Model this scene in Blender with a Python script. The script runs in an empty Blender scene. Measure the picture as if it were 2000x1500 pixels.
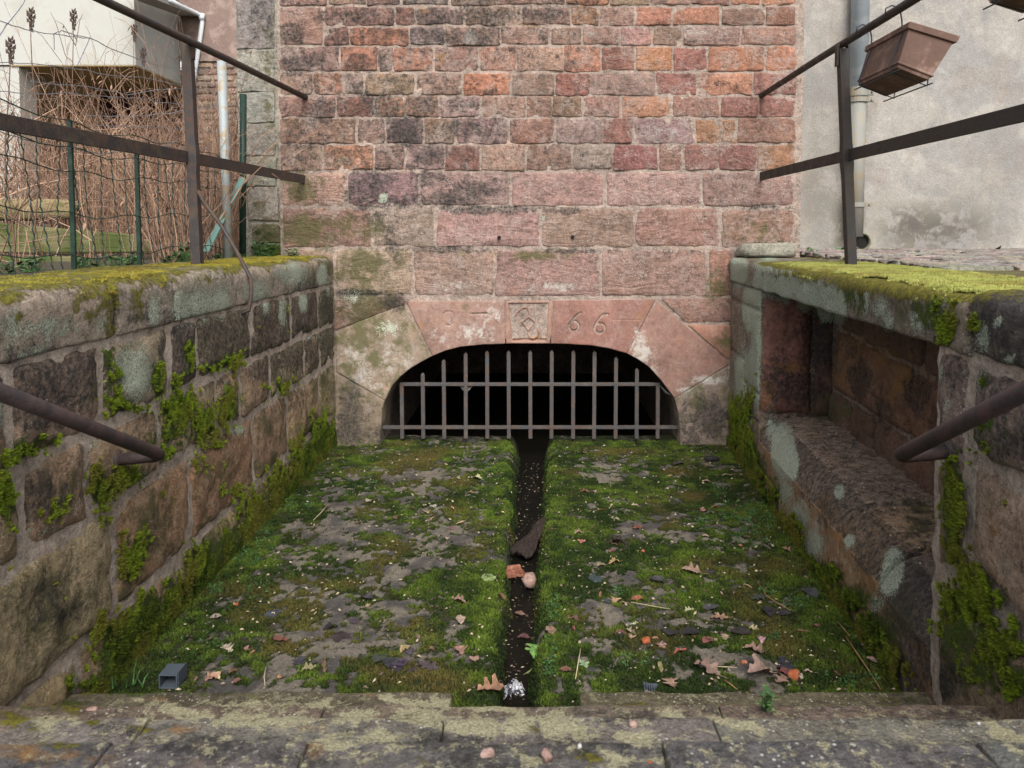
import bpy, math, random
import numpy as np
from mathutils import Vector, Matrix

random.seed(7); rng = np.random.default_rng(11)
scene = bpy.context.scene
COL = scene.collection
R_ = math.radians

# ------------------------------------------------------------------ camera
F = 1500.0                       # focal length in pixels of the 2000 px wide photograph
PITCH = R_(3.0)
CX, HORIZON = 1039.0, 457.0
CY = HORIZON + F * math.tan(PITCH)
CAM = np.array([0.0, 0.0, 1.32])
cam_d = bpy.data.cameras.new('camera'); cam = bpy.data.objects.new('camera', cam_d); COL.objects.link(cam)
cam.location = CAM; cam.rotation_euler = (math.pi / 2 - PITCH, 0, 0)
cam_d.sensor_width = 36; cam_d.lens = F / 2000 * 36
cam_d.shift_x = (1000 - CX) / 2000; cam_d.shift_y = (CY - 750) / 2000
cam_d.clip_start = 0.02; cam_d.clip_end = 300
cam_d.dof.use_dof = True; cam_d.dof.focus_distance = 4.0; cam_d.dof.aperture_fstop = 9
scene.camera = cam

# ------------------------------------------------------------------ light
w = bpy.data.worlds.new('World'); scene.world = w; w.use_nodes = True
wn = w.node_tree; wn.nodes.clear()
SUN_EL, SUN_AZ = R_(44), R_(174)        # from behind the camera, from the right
sky = wn.nodes.new('ShaderNodeTexSky'); sky.sky_type = 'NISHITA'; sky.sun_disc = False
sky.sun_elevation = SUN_EL; sky.sun_rotation = SUN_AZ; sky.dust_density = 3.0; sky.air_density = 1.0
hs = wn.nodes.new('ShaderNodeHueSaturation'); hs.inputs['Saturation'].default_value = 0.30   # overcast: the blue is veiled
bgn = wn.nodes.new('ShaderNodeBackground'); bgn.inputs['Strength'].default_value = 0.14
wo = wn.nodes.new('ShaderNodeOutputWorld')
wn.links.new(sky.outputs[0], hs.inputs['Color']); wn.links.new(hs.outputs[0], bgn.inputs[0]); wn.links.new(bgn.outputs[0], wo.inputs[0])
sun_d = bpy.data.lights.new('sun', 'SUN'); sun_d.energy = 1.6; sun_d.angle = R_(30); sun_d.color = (1, 0.97, 0.93)
sun = bpy.data.objects.new('sun', sun_d); COL.objects.link(sun)
# sun_rotation: clockwise from +Y seen from above
sdir = Vector((math.sin(SUN_AZ) * math.cos(SUN_EL), math.cos(SUN_AZ) * math.cos(SUN_EL), math.sin(SUN_EL)))
sun.rotation_euler = sdir.to_track_quat('Z', 'Y').to_euler(); sun.location = sdir * 30
vs = scene.view_settings
vs.view_transform = 'Standard'; vs.look = 'None'; vs.exposure = 1.06; vs.gamma = 1; vs.use_curve_mapping = False
scene.cycles.use_denoising = True
scene.cycles.max_bounces = 8

# ------------------------------------------------------------------ pixel <-> place
FW = np.array([0, math.cos(PITCH), -math.sin(PITCH)]); UP = np.array([0, math.sin(PITCH), math.cos(PITCH)]); RT = np.array([1.0, 0, 0])
def ray(px, py): return FW + RT * ((px - CX) / F) + UP * ((CY - py) / F)
def hit(px, py, p0, n):
    d = ray(px, py); p0 = np.asarray(p0, float); n = np.asarray(n, float)
    return CAM + d * (np.dot(p0 - CAM, n) / np.dot(d, n))
def onY(px, py, y): return hit(px, py, (0, y, 0), (0, 1, 0))
def onZ(px, py, z): return hit(px, py, (0, 0, z), (0, 0, 1))
def onX(px, py, x): return hit(px, py, (x, 0, 0), (1, 0, 0))
def proj(P):
    P = np.asarray(P, float) - CAM
    f = np.maximum(P @ FW, 0.05)
    return CX + F * (P @ RT) / f, CY - F * (P @ UP) / f
YW = onZ(1039, 870, 0.0)[1]              # the back wall's face
UN = YW / F                              # metres per pixel at the back wall
def at(px, py, r): return onY(px, py, r * YW)
XL = onY(652, 870, YW)[0]                # the left retaining wall's face
_a = onZ(1425, 870, 0.0); _b = onZ(1766, 1358, 0.0)
RP0 = _a.copy(); RD = (_b - _a) / np.linalg.norm(_b - _a)     # along the right wall towards the camera
RN = np.array([RD[1], -RD[0], 0.0]);
if RN[0] > 0: RN = -RN                                        # out of the right wall, into the basin
def onR(px, py): return hit(px, py, RP0, RN)

# ------------------------------------------------------------------ noise in numpy
def _h(ix, iy, iz, s):
    n = (ix * 374761393 + iy * 668265263 + iz * 2147483647 + s * 974634777) & 0xffffffff
    n = ((n ^ (n >> 13)) * 1274126177) & 0xffffffff
    n = ((n ^ (n >> 16)) * 2246822519) & 0xffffffff
    return ((n ^ (n >> 15)) & 0xffffff) / float(0xffffff)
def vnoise(P, s=0):
    P = np.asarray(P, float); i = np.floor(P).astype(np.int64); f = P - i; f = f * f * (3 - 2 * f)
    out = 0
    for dx in (0, 1):
        wx = f[..., 0] if dx else 1 - f[..., 0]
        for dy in (0, 1):
            wy = f[..., 1] if dy else 1 - f[..., 1]
            for dz in (0, 1):
                wz = f[..., 2] if dz else 1 - f[..., 2]
                out = out + wx * wy * wz * _h(i[..., 0] + dx, i[..., 1] + dy, i[..., 2] + dz, s)
    return out
def fbm(P, o=3, s=0):
    P = np.asarray(P, float); a = 0.5; t = 0; tot = 0
    for k in range(o):
        t = t + a * vnoise(P, s + k * 17); tot += a; P = P * 2.03 + 5.1; a *= 0.5
    return t / tot
def sstep(a, b, x):
    t = np.clip((x - a) / (b - a), 0, 1); return t * t * (3 - 2 * t)

# ------------------------------------------------------------------ objects
def tag(o, label=None, cat=None, group=None, kind=None):
    if label: o['label'] = label
    if cat: o['category'] = cat
    if group: o['group'] = group
    if kind: o['kind'] = kind
    return o
def empty(name, loc=(0, 0, 0), label=None, cat=None, group=None, kind=None):
    o = bpy.data.objects.new(name, None); COL.objects.link(o); o.location = loc; o.empty_display_size = 0.1
    return tag(o, label, cat, group, kind)
def wloc(o):
    p = Vector(o.location)
    while o.parent: o = o.parent; p = p + Vector(o.location)
    return p
CH = ('st_a', 'st_b', 'st_c')
def mesh_obj(name, V, faces, mat, parent=None, smooth=True, attrs=None, color=None, origin=None, auto=None):
    """V are world positions; the object gets its own origin; faces may be an (n,4)/(n,3) array or a list."""
    V = np.asarray(V, float)
    c = np.asarray(origin if origin is not None else (V.min(0) + V.max(0)) / 2, float)
    me = bpy.data.meshes.new(name)
    if isinstance(faces, np.ndarray):
        nf, k = faces.shape
        me.vertices.add(len(V)); me.vertices.foreach_set('co', (V - c).astype(np.float32).ravel())
        me.loops.add(nf * k); me.loops.foreach_set('vertex_index', faces.astype(np.int32).ravel())
        me.polygons.add(nf); me.polygons.foreach_set('loop_start', np.arange(0, nf * k, k, dtype=np.int32))
        me.update(calc_edges=True)
    else:
        me.from_pydata((V - c).tolist(), [], faces)
    me.polygons.foreach_set('use_smooth', [smooth] * len(me.polygons))
    if attrs is not None:
        for nm, A in attrs.items():
            if A.ndim == 2:
                at_ = me.attributes.new(nm, 'FLOAT_VECTOR', 'POINT'); at_.data.foreach_set('vector', A.astype(np.float32).ravel())
            else:
                at_ = me.attributes.new(nm, 'FLOAT', 'POINT'); at_.data.foreach_set('value', A.astype(np.float32).ravel())
    me.update()
    if mat: me.materials.append(mat)
    o = bpy.data.objects.new(name, me); COL.objects.link(o)
    if parent is not None:
        o.parent = parent; o.location = Vector(c) - wloc(parent)
    else: o.location = c
    if color is not None: o.color = (*color, 1)
    return o

class MB:
    """collects boxes, tubes and strips into one mesh"""
    def __init__(s): s.v = []; s.f = []
    def add(s, V, Fc):
        b = len(s.v); s.v += [tuple(map(float, p)) for p in V]; s.f += [tuple(i + b for i in f) for f in Fc]
    def box(s, lo, hi):
        x0, y0, z0 = lo; x1, y1, z1 = hi
        s.add([(x0, y0, z0), (x1, y0, z0), (x1, y1, z0), (x0, y1, z0), (x0, y0, z1), (x1, y0, z1), (x1, y1, z1), (x0, y1, z1)],
              [(0, 3, 2, 1), (4, 5, 6, 7), (0, 1, 5, 4), (1, 2, 6, 5), (2, 3, 7, 6), (3, 0, 4, 7)])
    def hexa(s, P):   # 8 points: bottom 4, top 4
        s.add(P, [(0, 3, 2, 1), (4, 5, 6, 7), (0, 1, 5, 4), (1, 2, 6, 5), (2, 3, 7, 6), (3, 0, 4, 7)])
    def tube(s, pts, r, n=6, cap=True, flat=None):
        pts = [Vector(p) for p in pts]; rs = r if isinstance(r, (list, tuple)) else [r] * len(pts)
        V = []; Fc = []; ref = None
        for i, p in enumerate(pts):
            if i == 0: t = pts[1] - p
            elif i == len(pts) - 1: t = p - pts[i - 1]
            else: t = (pts[i + 1] - p).normalized() + (p - pts[i - 1]).normalized()
            t.normalize()
            if ref is None:
                ref = Vector((0, 0, 1)) if abs(t.z) < 0.9 else Vector((1, 0, 0))
            a = t.cross(ref).normalized(); b = a.cross(t).normalized(); ref = b
            for k in range(n):
                an = 2 * math.pi * (k + 0.5) / n
                fx = flat if flat else 1.0
                V.append(p + a * (math.cos(an) * rs[i] * fx) + b * (math.sin(an) * rs[i]))
        for i in range(len(pts) - 1):
            for k in range(n):
                k2 = (k + 1) % n
                Fc.append((i * n + k, i * n + k2, (i + 1) * n + k2, (i + 1) * n + k))
        if cap:
            Fc.append(tuple(reversed(range(n)))); Fc.append(tuple((len(pts) - 1) * n + k for k in range(n)))
        s.add(V, Fc)
    def bar(s, a, b, w, h, up=(0, 0, 1)):     # rectangular bar from a to b, w across, h along up
        a = Vector(a); b = Vector(b); t = (b - a).normalized(); u = Vector(up); sd = t.cross(u).normalized(); u = sd.cross(t).normalized()
        P = []
        for p in (a, b):
            P += [p - sd * w / 2 - u * h / 2, p + sd * w / 2 - u * h / 2, p + sd * w / 2 + u * h / 2, p - sd * w / 2 + u * h / 2]
        s.add(P, [(3, 2, 1, 0), (4, 5, 6, 7), (0, 1, 5, 4), (1, 2, 6, 5), (2, 3, 7, 6), (3, 0, 4, 7)])
    def build(s, name, mat, parent=None, smooth=False, color=None, origin=None, bevel=0):
        o = mesh_obj(name, s.v, s.f, mat, parent, smooth, None, color, origin)
        if bevel:
            m = o.modifiers.new('edge', 'BEVEL'); m.width = bevel; m.segments = 2; m.limit_method = 'ANGLE'
        return o

# ------------------------------------------------------------------ node helpers
class NT:
    def __init__(s, name):
        s.m = bpy.data.materials.new(name); s.m.use_nodes = True; s.t = s.m.node_tree; s.t.nodes.clear()
        s.out = s.t.nodes.new('ShaderNodeOutputMaterial'); s.b = s.t.nodes.new('ShaderNodeBsdfPrincipled')
        s.t.links.new(s.b.outputs[0], s.out.inputs[0]); s.b.inputs['Roughness'].default_value = 0.85
        s.b.inputs['Specular IOR Level'].default_value = 0.3
    def n(s, ty): return s.t.nodes.new(ty)
    def put(s, sock, v):
        if v is None: return
        if isinstance(v, bpy.types.NodeSocket): s.t.links.new(v, sock)
        elif isinstance(v, (tuple, list)) and len(v) == 3 and sock.type == 'RGBA': sock.default_value = (*v, 1)
        else: sock.default_value = v
    def pos(s): return s.n('ShaderNodeNewGeometry').outputs['Position']
    def normal(s): return s.n('ShaderNodeNewGeometry').outputs['Normal']
    def math(s, op, a, b=None, c=None, clamp=False):
        k = s.n('ShaderNodeMath'); k.operation = op; k.use_clamp = clamp
        for i, v in enumerate((a, b, c)): s.put(k.inputs[i], v)
        return k.outputs[0]
    def vm(s, op, a, b=None):
        k = s.n('ShaderNodeVectorMath'); k.operation = op
        s.put(k.inputs[0], a); s.put(k.inputs[1], b); return k.outputs[0]
    def noise(s, vec, scale, detail=4, rough=0.55, dist=0.0):
        k = s.n('ShaderNodeTexNoise'); s.put(k.inputs['Vector'], vec)
        k.inputs['Scale'].default_value = scale; k.inputs['Detail'].default_value = detail
        k.inputs['Roughness'].default_value = rough; k.inputs['Distortion'].default_value = dist
        return k.outputs[0]
    def noisec(s, vec, scale, detail=2):
        k = s.n('ShaderNodeTexNoise'); s.put(k.inputs['Vector'], vec); k.inputs['Scale'].default_value = scale; k.inputs['Detail'].default_value = detail
        return k.outputs[1]
    def voro(s, vec, scale, feature='F1', out=0):
        k = s.n('ShaderNodeTexVoronoi'); k.feature = feature; s.put(k.inputs['Vector'], vec); k.inputs['Scale'].default_value = scale
        return k.outputs[out]
    def mix(s, f, a, b, blend='MIX'):
        k = s.n('ShaderNodeMix'); k.data_type = 'RGBA'; k.blend_type = blend
        s.put(k.inputs[0], f); s.put(k.inputs[6], a); s.put(k.inputs[7], b); return k.outputs[2]
    def ramp(s, f, lo, hi, a=0.0, b=1.0):
        k = s.n('ShaderNodeMapRange'); k.interpolation_type = 'SMOOTHSTEP'
        s.put(k.inputs[0], f); k.inputs[1].default_value = lo; k.inputs[2].default_value = hi; k.inputs[3].default_value = a; k.inputs[4].default_value = b
        return k.outputs[0]
    def attr(s, name):
        k = s.n('ShaderNodeAttribute'); k.attribute_name = name; return k.outputs
    def sep(s, v):
        k = s.n('ShaderNodeSeparateXYZ'); s.put(k.inputs[0], v); return k.outputs
    def scale3(s, v, sc): return s.vm('MULTIPLY', v, sc)
    def oinfo(s): return s.n('ShaderNodeObjectInfo').outputs
    def bump(s, h, strength, dist):
        k = s.n('ShaderNodeBump'); s.put(k.inputs['Height'], h); k.inputs['Strength'].default_value = strength; k.inputs['Distance'].default_value = dist
        s.t.links.new(k.outputs[0], s.b.inputs['Normal']); return k
    def color(s, c): s.put(s.b.inputs['Base Color'], c)
    def rough(s, v): s.put(s.b.inputs['Roughness'], v)

def stone_material(name, strata=0.5, tool=0.4, soot_dark=0.0, speck=0.3, fade=0.5, bump=0.6, fixed=None, wet=0.0, pock=0.3, con=1.0, skin=(0.37, 0.295, 0.255)):
    k = NT(name); P = k.pos(); oi = k.oinfo()
    base = fixed if fixed else oi['Color']
    jitter = k.vm('ADD', P, k.vm('MULTIPLY', k.noisec(P, 3.0), (0.25, 0.25, 0.25)))
    big = k.noise(P, 5.0, 5, 0.6)
    mid = k.noise(P, 22.0, 6, 0.65, 0.4)
    fine = k.noise(P, 190.0, 4, 0.7)
    grain = k.noise(P, 620.0, 2, 0.6)
    lay = k.noise(k.scale3(jitter, (2.2, 2.2, 46.0)), 1.0, 6, 0.66, 0.45)
    tl = k.noise(k.scale3(jitter, (40.0, 40.0, 62.0)), 1.0, 5, 0.7, 0.7)
    m60 = k.noise(P, 58.0, 5, 0.72, 0.3)
    def amp(n_, a): return k.math('MULTIPLY', k.math('SUBTRACT', n_, 0.5), a)
    v = k.math('ADD', 0.97, amp(big, 1.1))
    for n_, a in ((mid, 1.5 * con), (m60, 1.7 * con), (fine, 1.5 * con), (grain, 0.8 * con), (lay, 1.5 * strata), (tl, 1.0 * tool)): v = k.math('ADD', v, amp(n_, a))
    v = k.math('MAXIMUM', v, 0.12)
    c = k.mix(1.0, base, v, 'MULTIPLY')
    # paler, greyer weathered skin and warmer fresh patches
    wn_ = k.noise(P, 9.0, 6, 0.7, 0.6)
    c = k.mix(k.math('MULTIPLY', k.ramp(wn_, 0.47, 0.62, 0, fade * 0.75), k.ramp(m60, .36, .56)), c, skin)
    c = k.mix(k.ramp(k.noise(P, 13.0, 4, 0.6), 0.55, 0.75, 0, 0.35), c, k.mix(1.0, c, (1.25, 0.95, 0.7), 'MULTIPLY'))
    sa = k.sep(k.attr('st_a')['Vector']); sb = k.sep(k.attr('st_b')['Vector']); sc = k.sep(k.attr('st_c')['Vector'])
    nA = k.noise(P, 21.0, 9, 0.80, 0.3); nB = k.noise(k.vm('ADD', P, (3.1, 7.7, 1.3)), 34.0, 8, 0.80, 0.2)
    nC = k.noise(k.vm('ADD', P, (9.1, 2.7, 5.3)), 12.0, 9, 0.76, 0.3)
    def mask(a, n_, gain, off=1.70): return k.math('MULTIPLY', k.math('SUBTRACT', k.math('ADD', k.math('MULTIPLY', n_, 2.6), k.math('MULTIPLY', a, 0.85)), off), gain * .8, clamp=True)
    # dark pock specks and pale lichen dots everywhere
    vd = k.voro(P, 75.0)
    dots = k.math('MULTIPLY', k.math('LESS_THAN', vd, 0.20), k.ramp(k.noise(P, 7.0, 3), 0.50, 0.62))
    c = k.mix(k.math('MULTIPLY', dots, speck), c, (0.55, 0.53, 0.47))
    sp = k.math('MULTIPLY', k.ramp(fine, 0.60, 0.70), k.ramp(mid, 0.42, 0.6))
    c = k.mix(k.math('MULTIPLY', sp, pock), c, (0.05, 0.04, 0.035))
    # white bloom, ochre, algae, soot, lichen, moss
    c = k.mix(k.math('MULTIPLY', mask(sb[2], nA, 3.5), 0.8), c, (0.50, 0.47, 0.42))
    c = k.mix(k.math('MULTIPLY', mask(sb[1], nC, 3.0), 0.8), c, k.mix(nA, (0.36, 0.17, 0.04), (0.22, 0.13, 0.05)))
    c = k.mix(k.math('MULTIPLY', mask(sb[0], nC, 3.5), 0.85), c, k.mix(nB, (0.045, 0.042, 0.018), (0.15, 0.14, 0.055)))
    sootm = mask(k.math('ADD', sa[1], soot_dark), nA, 4.5)
    c = k.mix(k.math('MULTIPLY', sootm, k.ramp(m60, .36, .6, .95, .5)), c, k.mix(fine, (0.012, 0.012, 0.012), (0.060, 0.055, 0.05)))
    nL = k.math('MULTIPLY_ADD', fine, .45, k.math('MULTIPLY', nB, .55)); lm = mask(sa[2], nL, 7.0, 1.70)
    c = k.mix(k.math('MULTIPLY', lm, 0.92), c, k.mix(k.ramp(fine, 0.35, 0.65), (0.24, 0.27, 0.20), (0.58, 0.64, 0.50)))
    cream = mask(sc[1], nB, 9.0, 1.65)
    c = k.mix(k.math('MULTIPLY', cream, 0.92), c, k.mix(k.ramp(fine, 0.35, 0.65), (0.27, 0.25, 0.15), (0.48, 0.44, 0.28)))
    mm = mask(sa[0], nB, 6.0, 1.75)
    mossc = k.mix(k.ramp(fine, 0.3, 0.7), (0.025, 0.045, 0.006), (0.13, 0.21, 0.012))
    c = k.mix(mm, c, mossc)
    ym = mask(sc[0], nB, 6.0, 1.7)
    c = k.mix(ym, c, k.mix(k.ramp(k.noise(P, 60.0, 6, 0.75), 0.35, 0.65), (0.11, 0.09, 0.012), (0.34, 0.31, 0.035)))
    k.color(c)
    h = k.math('MULTIPLY', lay, strata * 1.2)
    h = k.math('ADD', h, k.math('MULTIPLY', tl, tool))
    h = k.math('ADD', h, k.math('MULTIPLY', mid, 0.9))
    h = k.math('ADD', h, k.math('MULTIPLY', fine, 0.38))
    h = k.math('ADD', h, k.math('MULTIPLY', grain, 0.10))
    h = k.math('ADD', h, k.math('MULTIPLY', k.math('ADD', mm, ym), k.math('MULTIPLY', fine, 1.1)))
    h = k.math('ADD', h, k.math('MULTIPLY', lm, 0.10))
    k.bump(h, bump, 0.032)
    if wet: k.rough(k.ramp(big, 0.35, 0.6, 0.9 - wet, 0.9))
    else: k.rough(0.92)
    return k.m

M = {}
M['tooled'] = stone_material('tooled_sandstone', 0.25, 0.65, 0.10, 0.5, 1.0, 0.9)
M['ashlar'] = stone_material('bedded_sandstone', 0.55, 0.35, 0.07, 0.8, 0.7, 0.8)
M['dressed'] = stone_material('dressed_sandstone', 0.10, 0.05, 0.0, 0.25, 0.35, 0.35, pock=0.15, con=0.5)
M['rubble'] = stone_material('weathered_sandstone', 0.3, 0.5, 0.10, 0.9, 0.5, 1.0, pock=0.5, con=1.2, skin=(.35, .285, .195))
M['step'] = stone_material('step_stone', 0.1, 0.3, 0.22, 0.9, 0.2, 0.9, wet=0.15, pock=0.6, con=1.25)
M['damp'] = stone_material('damp_sandstone', 0.10, 0.12, 0.06, 0.4, 0.15, 0.9, wet=0.2, pock=0.5)
M['concrete'] = stone_material('rough_concrete', 0.1, 0.4, 0.04, 0.6, 0.1, 0.9, pock=0.5)
M['mortar'] = stone_material('lime_mortar', 0.0, 0.2, 0.03, 0.6, 0.35, 0.9, fixed=(0.37, 0.29, 0.24), pock=0.3, con=1.0)
M['mortar_pale'] = stone_material('pale_lime_mortar', 0.0, 0.2, 0.05, 0.8, 0.3, 0.9, fixed=(0.47, 0.385, 0.31), pock=0.3, con=1.0)
M['mortar_dark'] = stone_material('damp_lime_mortar', 0.0, 0.2, 0.08, 0.7, 0.25, 0.9, fixed=(0.30, 0.22, 0.17), pock=0.3)

def simple(name, c, rough=0.6, metal=0.0, var=0.3, sc=30.0, c2=None, bump=0.2, bd=0.004, spec=0.3):
    k = NT(name); P = k.pos(); n1 = k.noise(P, sc, 6, 0.65, 0.3); n2 = k.noise(P, sc * 6, 4, 0.6)
    v = k.math('ADD', 1 - var / 2, k.math('MULTIPLY', k.math('SUBTRACT', k.math('ADD', n1, k.math('MULTIPLY', n2, 0.5)), 0.5), var))
    cc = k.mix(1.0, c, v, 'MULTIPLY')
    if c2: cc = k.mix(k.ramp(n1, 0.48, 0.62), cc, c2)
    k.color(cc); k.rough(rough); k.b.inputs['Metallic'].default_value = metal; k.b.inputs['Specular IOR Level'].default_value = spec
    k.bump(k.math('ADD', n1, k.math('MULTIPLY', n2, 0.6)), bump, bd)
    return k.m
def iron(name, dark=(0.042, 0.037, 0.036), rust=(0.10, 0.058, 0.04), amt=0.5, pale=None):
    k = NT(name); P = k.pos(); n1 = k.noise(P, 18.0, 7, 0.7, 0.5); n2 = k.noise(P, 160.0, 4, 0.65)
    c = k.mix(k.ramp(n1, 0.42, 0.62, 0, amt * 1.4), dark, rust)
    c = k.mix(k.ramp(k.noise(P, 9.0, 5, 0.7), 0.52, 0.66, 0, 0.5), c, pale or (0.075, 0.075, 0.05))
    c = k.mix(1.0, c, k.math('ADD', 0.55, k.math('MULTIPLY', n2, 0.9)), 'MULTIPLY')
    k.color(c); k.rough(k.ramp(n1, 0.4, 0.65, 0.5, 0.85)); k.b.inputs['Metallic'].default_value = 0.25
    k.bump(k.math('ADD', k.math('MULTIPLY', n1, 0.7), n2), 0.5, 0.003)
    return k.m
M['rail'] = iron('painted_rusty_iron')
M['rail_dark'] = iron('dark_painted_iron', (0.035, 0.032, 0.03), (0.075, 0.05, 0.035), 0.35, (0.055, 0.055, 0.04))
M['grille'] = iron('grey_weathered_iron', (0.078, 0.077, 0.078), (0.11, 0.068, 0.045), 0.5, (0.13, 0.12, 0.105))

# ------------------------------------------------------------------ stains: marks of soot, moss, lichen ... and plain darkening, where the walls carry them
# (px, py, rx, ry, strength) found on the photograph, read on the surface that stands there
ST = {}
CHN = ['moss', 'soot_dark', 'lichen', 'algae', 'ochre', 'white', 'yellow', 'cream']
def stain(key, ch, rows): ST.setdefault(key, {}).setdefault(ch, []).extend(rows)
stain('back', 'soot_dark', [(570, 65, 26, 22, .95), (572, 130, 26, 26, .9), (600, 120, 50, 22, .7), (700, 122, 30, 22, .9), (640, 35, 40, 14, .6), (850, 35, 90, 18, .8), (945, 30, 75, 20, .85),
    (1060, 28, 60, 16, .8), (870, 72, 60, 18, .75), (938, 75, 36, 16, .85), (745, 110, 26, 30, .6), (630, 213, 32, 22, .95), (722, 200, 34, 22, .8), (745, 208, 40, 22, .85), (825, 205, 32, 22, .95), (900, 205, 45, 18, .6),
    (790, 245, 42, 34, .75), (792, 272, 40, 16, .9), (905, 250, 50, 26, .7), (840, 306, 36, 22, .75), (905, 310, 30, 20, .5), (590, 285, 40, 20, .6), (730, 345, 60, 18, .75), (715, 375, 50, 40, .85), (770, 395, 70, 14, .7),
    (870, 390, 80, 18, .85), (838, 350, 46, 22, .75), (920, 372, 60, 26, .75), (945, 410, 110, 9, .95), (1085, 411, 60, 8, .8), (740, 425, 50, 30, .5), (765, 470, 16, 60, .6), (880, 487, 80, 7, .9), (1130, 490, 80, 6, .7),
    (1330, 492, 60, 7, .5), (700, 572, 90, 8, .8), (770, 590, 30, 24, .7), (685, 810, 26, 75, .95), (690, 850, 50, 22, .9), (745, 850, 20, 28, .8), (1385, 815, 40, 50, .95), (1350, 850, 30, 22, .8), (1340, 812, 24, 36, .6),
    (650, 20, 90, 14, .5), (1010, 100, 60, 20, .4), (760, 160, 60, 10, .5), (950, 180, 60, 8, .6), (1350, 80, 60, 5, .5), (1400, 165, 50, 9, .5), (1360, 395, 60, 10, .5), (1490, 405, 70, 8, .6), (1480, 430, 60, 18, .35)])
stain('back', 'algae', [(580, 365, 40, 40, .9), (600, 350, 70, 60, .5), (590, 450, 50, 40, .9), (660, 450, 60, 44, .7), (720, 440, 50, 40, .6), (710, 520, 80, 60, .75), (720, 600, 70, 50, .8), (700, 650, 60, 50, .75),
    (735, 625, 30, 60, .8), (770, 520, 40, 50, .5), (900, 495, 60, 12, .5), (1050, 500, 90, 10, .8), (1360, 780, 40, 60, .6), (1400, 560, 30, 60, .6), (1420, 660, 24, 40, .7), (1300, 370, 40, 30, .4), (1480, 455, 60, 30, .5), (730, 700, 20, 20, .9),
    (640, 230, 80, 14, .4), (680, 740, 30, 60, .5), (900, 600, 60, 12, .3)])
stain('back', 'white', [(690, 690, 40, 40, .55), (770, 700, 50, 45, .5), (735, 760, 36, 30, .45), (705, 735, 46, 26, .6), (1248, 685, 26, 40, .75), (1270, 730, 30, 20, .6), (1392, 742, 44, 10, .95), (1350, 762, 34, 8, .7), (930, 650, 50, 22, .5), (860, 650, 40, 30, .45), (960, 610, 26, 24, .6), (920, 75, 16, 16, .9), (640, 20, 60, 10, .4),
    (1150, 65, 20, 18, .5), (1375, 60, 60, 14, .5), (1290, 120, 20, 18, .4), (1430, 285, 40, 60, .2), (1300, 260, 60, 18, .5), (880, 560, 60, 20, .5), (1080, 560, 80, 16, .5), (700, 600, 60, 16, .3)])
stain('back', 'ochre', [(1275, 120, 30, 14, .7), (1260, 625, 26, 40, .6), (1250, 700, 20, 40, .4), (1040, 660, 44, 5, .8), (830, 630, 30, 40, .5), (940, 60, 30, 14, .3), (770, 125, 30, 16, .4), (830, 25, 16, 10, .8), (865, 110, 14, 16, .6), (1000, 50, 60, 5, .7)])
stain('back', 'lichen', [(749, 386, 9, 10, 1.3), (690, 580, 30, 20, .55), (760, 640, 34, 22, .6), (1060, 424, 8, 5, .9)])
stain('back', 'moss', [(1515, 480, 60, 14, .5), (700, 868, 60, 8, .6), (1100, 488, 60, 5, .6)])
stain('left', 'soot_dark', [(130, 735, 80, 46, 1.1), (60, 790, 90, 40, .8), (40, 740, 60, 60, .6), (355, 680, 34, 60, .9), (435, 665, 60, 44, 1.0), (400, 730, 40, 30, .6), (595, 605, 34, 44, 1.1), (540, 640, 46, 44, .9), (620, 590, 30, 40, .8), (640, 620, 16, 60, .7), (500, 620, 20, 40, .6),
    (350, 690, 40, 30, .8), (430, 820, 40, 40, .5), (570, 690, 50, 40, .6), (520, 710, 40, 40, .6), (630, 690, 20, 40, .6), (60, 970, 60, 60, .5), (470, 640, 40, 30, .7), (100, 1180, 80, 60, .35), (250, 800, 60, 30, .4), (560, 780, 60, 40, .3), (330, 620, 200, 12, .5)])
stain('left', 'algae', [(80, 1200, 120, 120, .7), (300, 1030, 60, 90, .7), (420, 930, 60, 60, .55), (530, 830, 50, 60, .6), (620, 740, 40, 60, .7), (250, 1180, 60, 60, .8), (400, 1080, 70, 70, .9), (540, 940, 60, 60, .9), (620, 850, 50, 50, .9), (640, 600, 20, 60, .8), (480, 690, 60, 40, .5), (590, 650, 40, 30, .6), (600, 545, 60, 30, .7), (640, 520, 24, 30, .8), (120, 950, 80, 60, .5), (230, 700, 40, 60, .6), (90, 1300, 80, 50, .5)])
stain('left', 'moss', [(350, 800, 40, 46, 1.1), (398, 830, 26, 40, 1.05), (230, 790, 36, 24, .9), (308, 745, 18, 46, .9), (212, 690, 18, 40, .8), (225, 745, 22, 40, .7), (270, 800, 60, 14, .8), (448, 790, 20, 44, 1.0), (452, 705, 30, 16, .9), (370, 700, 14, 40, .8), (345, 755, 14, 30, .9), (55, 875, 46, 26, .95), (20, 895, 30, 30, .8), (90, 860, 30, 16, .8),
    (8, 965, 26, 60, 1.0), (195, 960, 26, 50, .95), (250, 930, 50, 30, .9), (300, 880, 60, 20, .8), (260, 1090, 26, 50, .8), (280, 1060, 20, 50, .7), (110, 990, 30, 40, .55), (380, 905, 40, 20, .6), (550, 755, 40, 20, .6), (420, 720, 30, 10, .7), (330, 850, 60, 16, .9), (410, 870, 30, 14, .7),
    (245, 1260, 60, 70, 1.2), (300, 1210, 46, 60, 1.1), (350, 1180, 36, 60, 1.1), (400, 1110, 40, 60, 1.0), (450, 1070, 40, 50, 1.0), (500, 1010, 40, 50, 1.0), (560, 960, 40, 50, 1.0), (600, 910, 36, 60, 1.15), (630, 870, 30, 60, 1.2), (215, 1310, 30, 50, 1.0), (140, 1340, 20, 30, .8), (480, 960, 40, 30, .6), (370, 1080, 40, 30, .4)])
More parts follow.
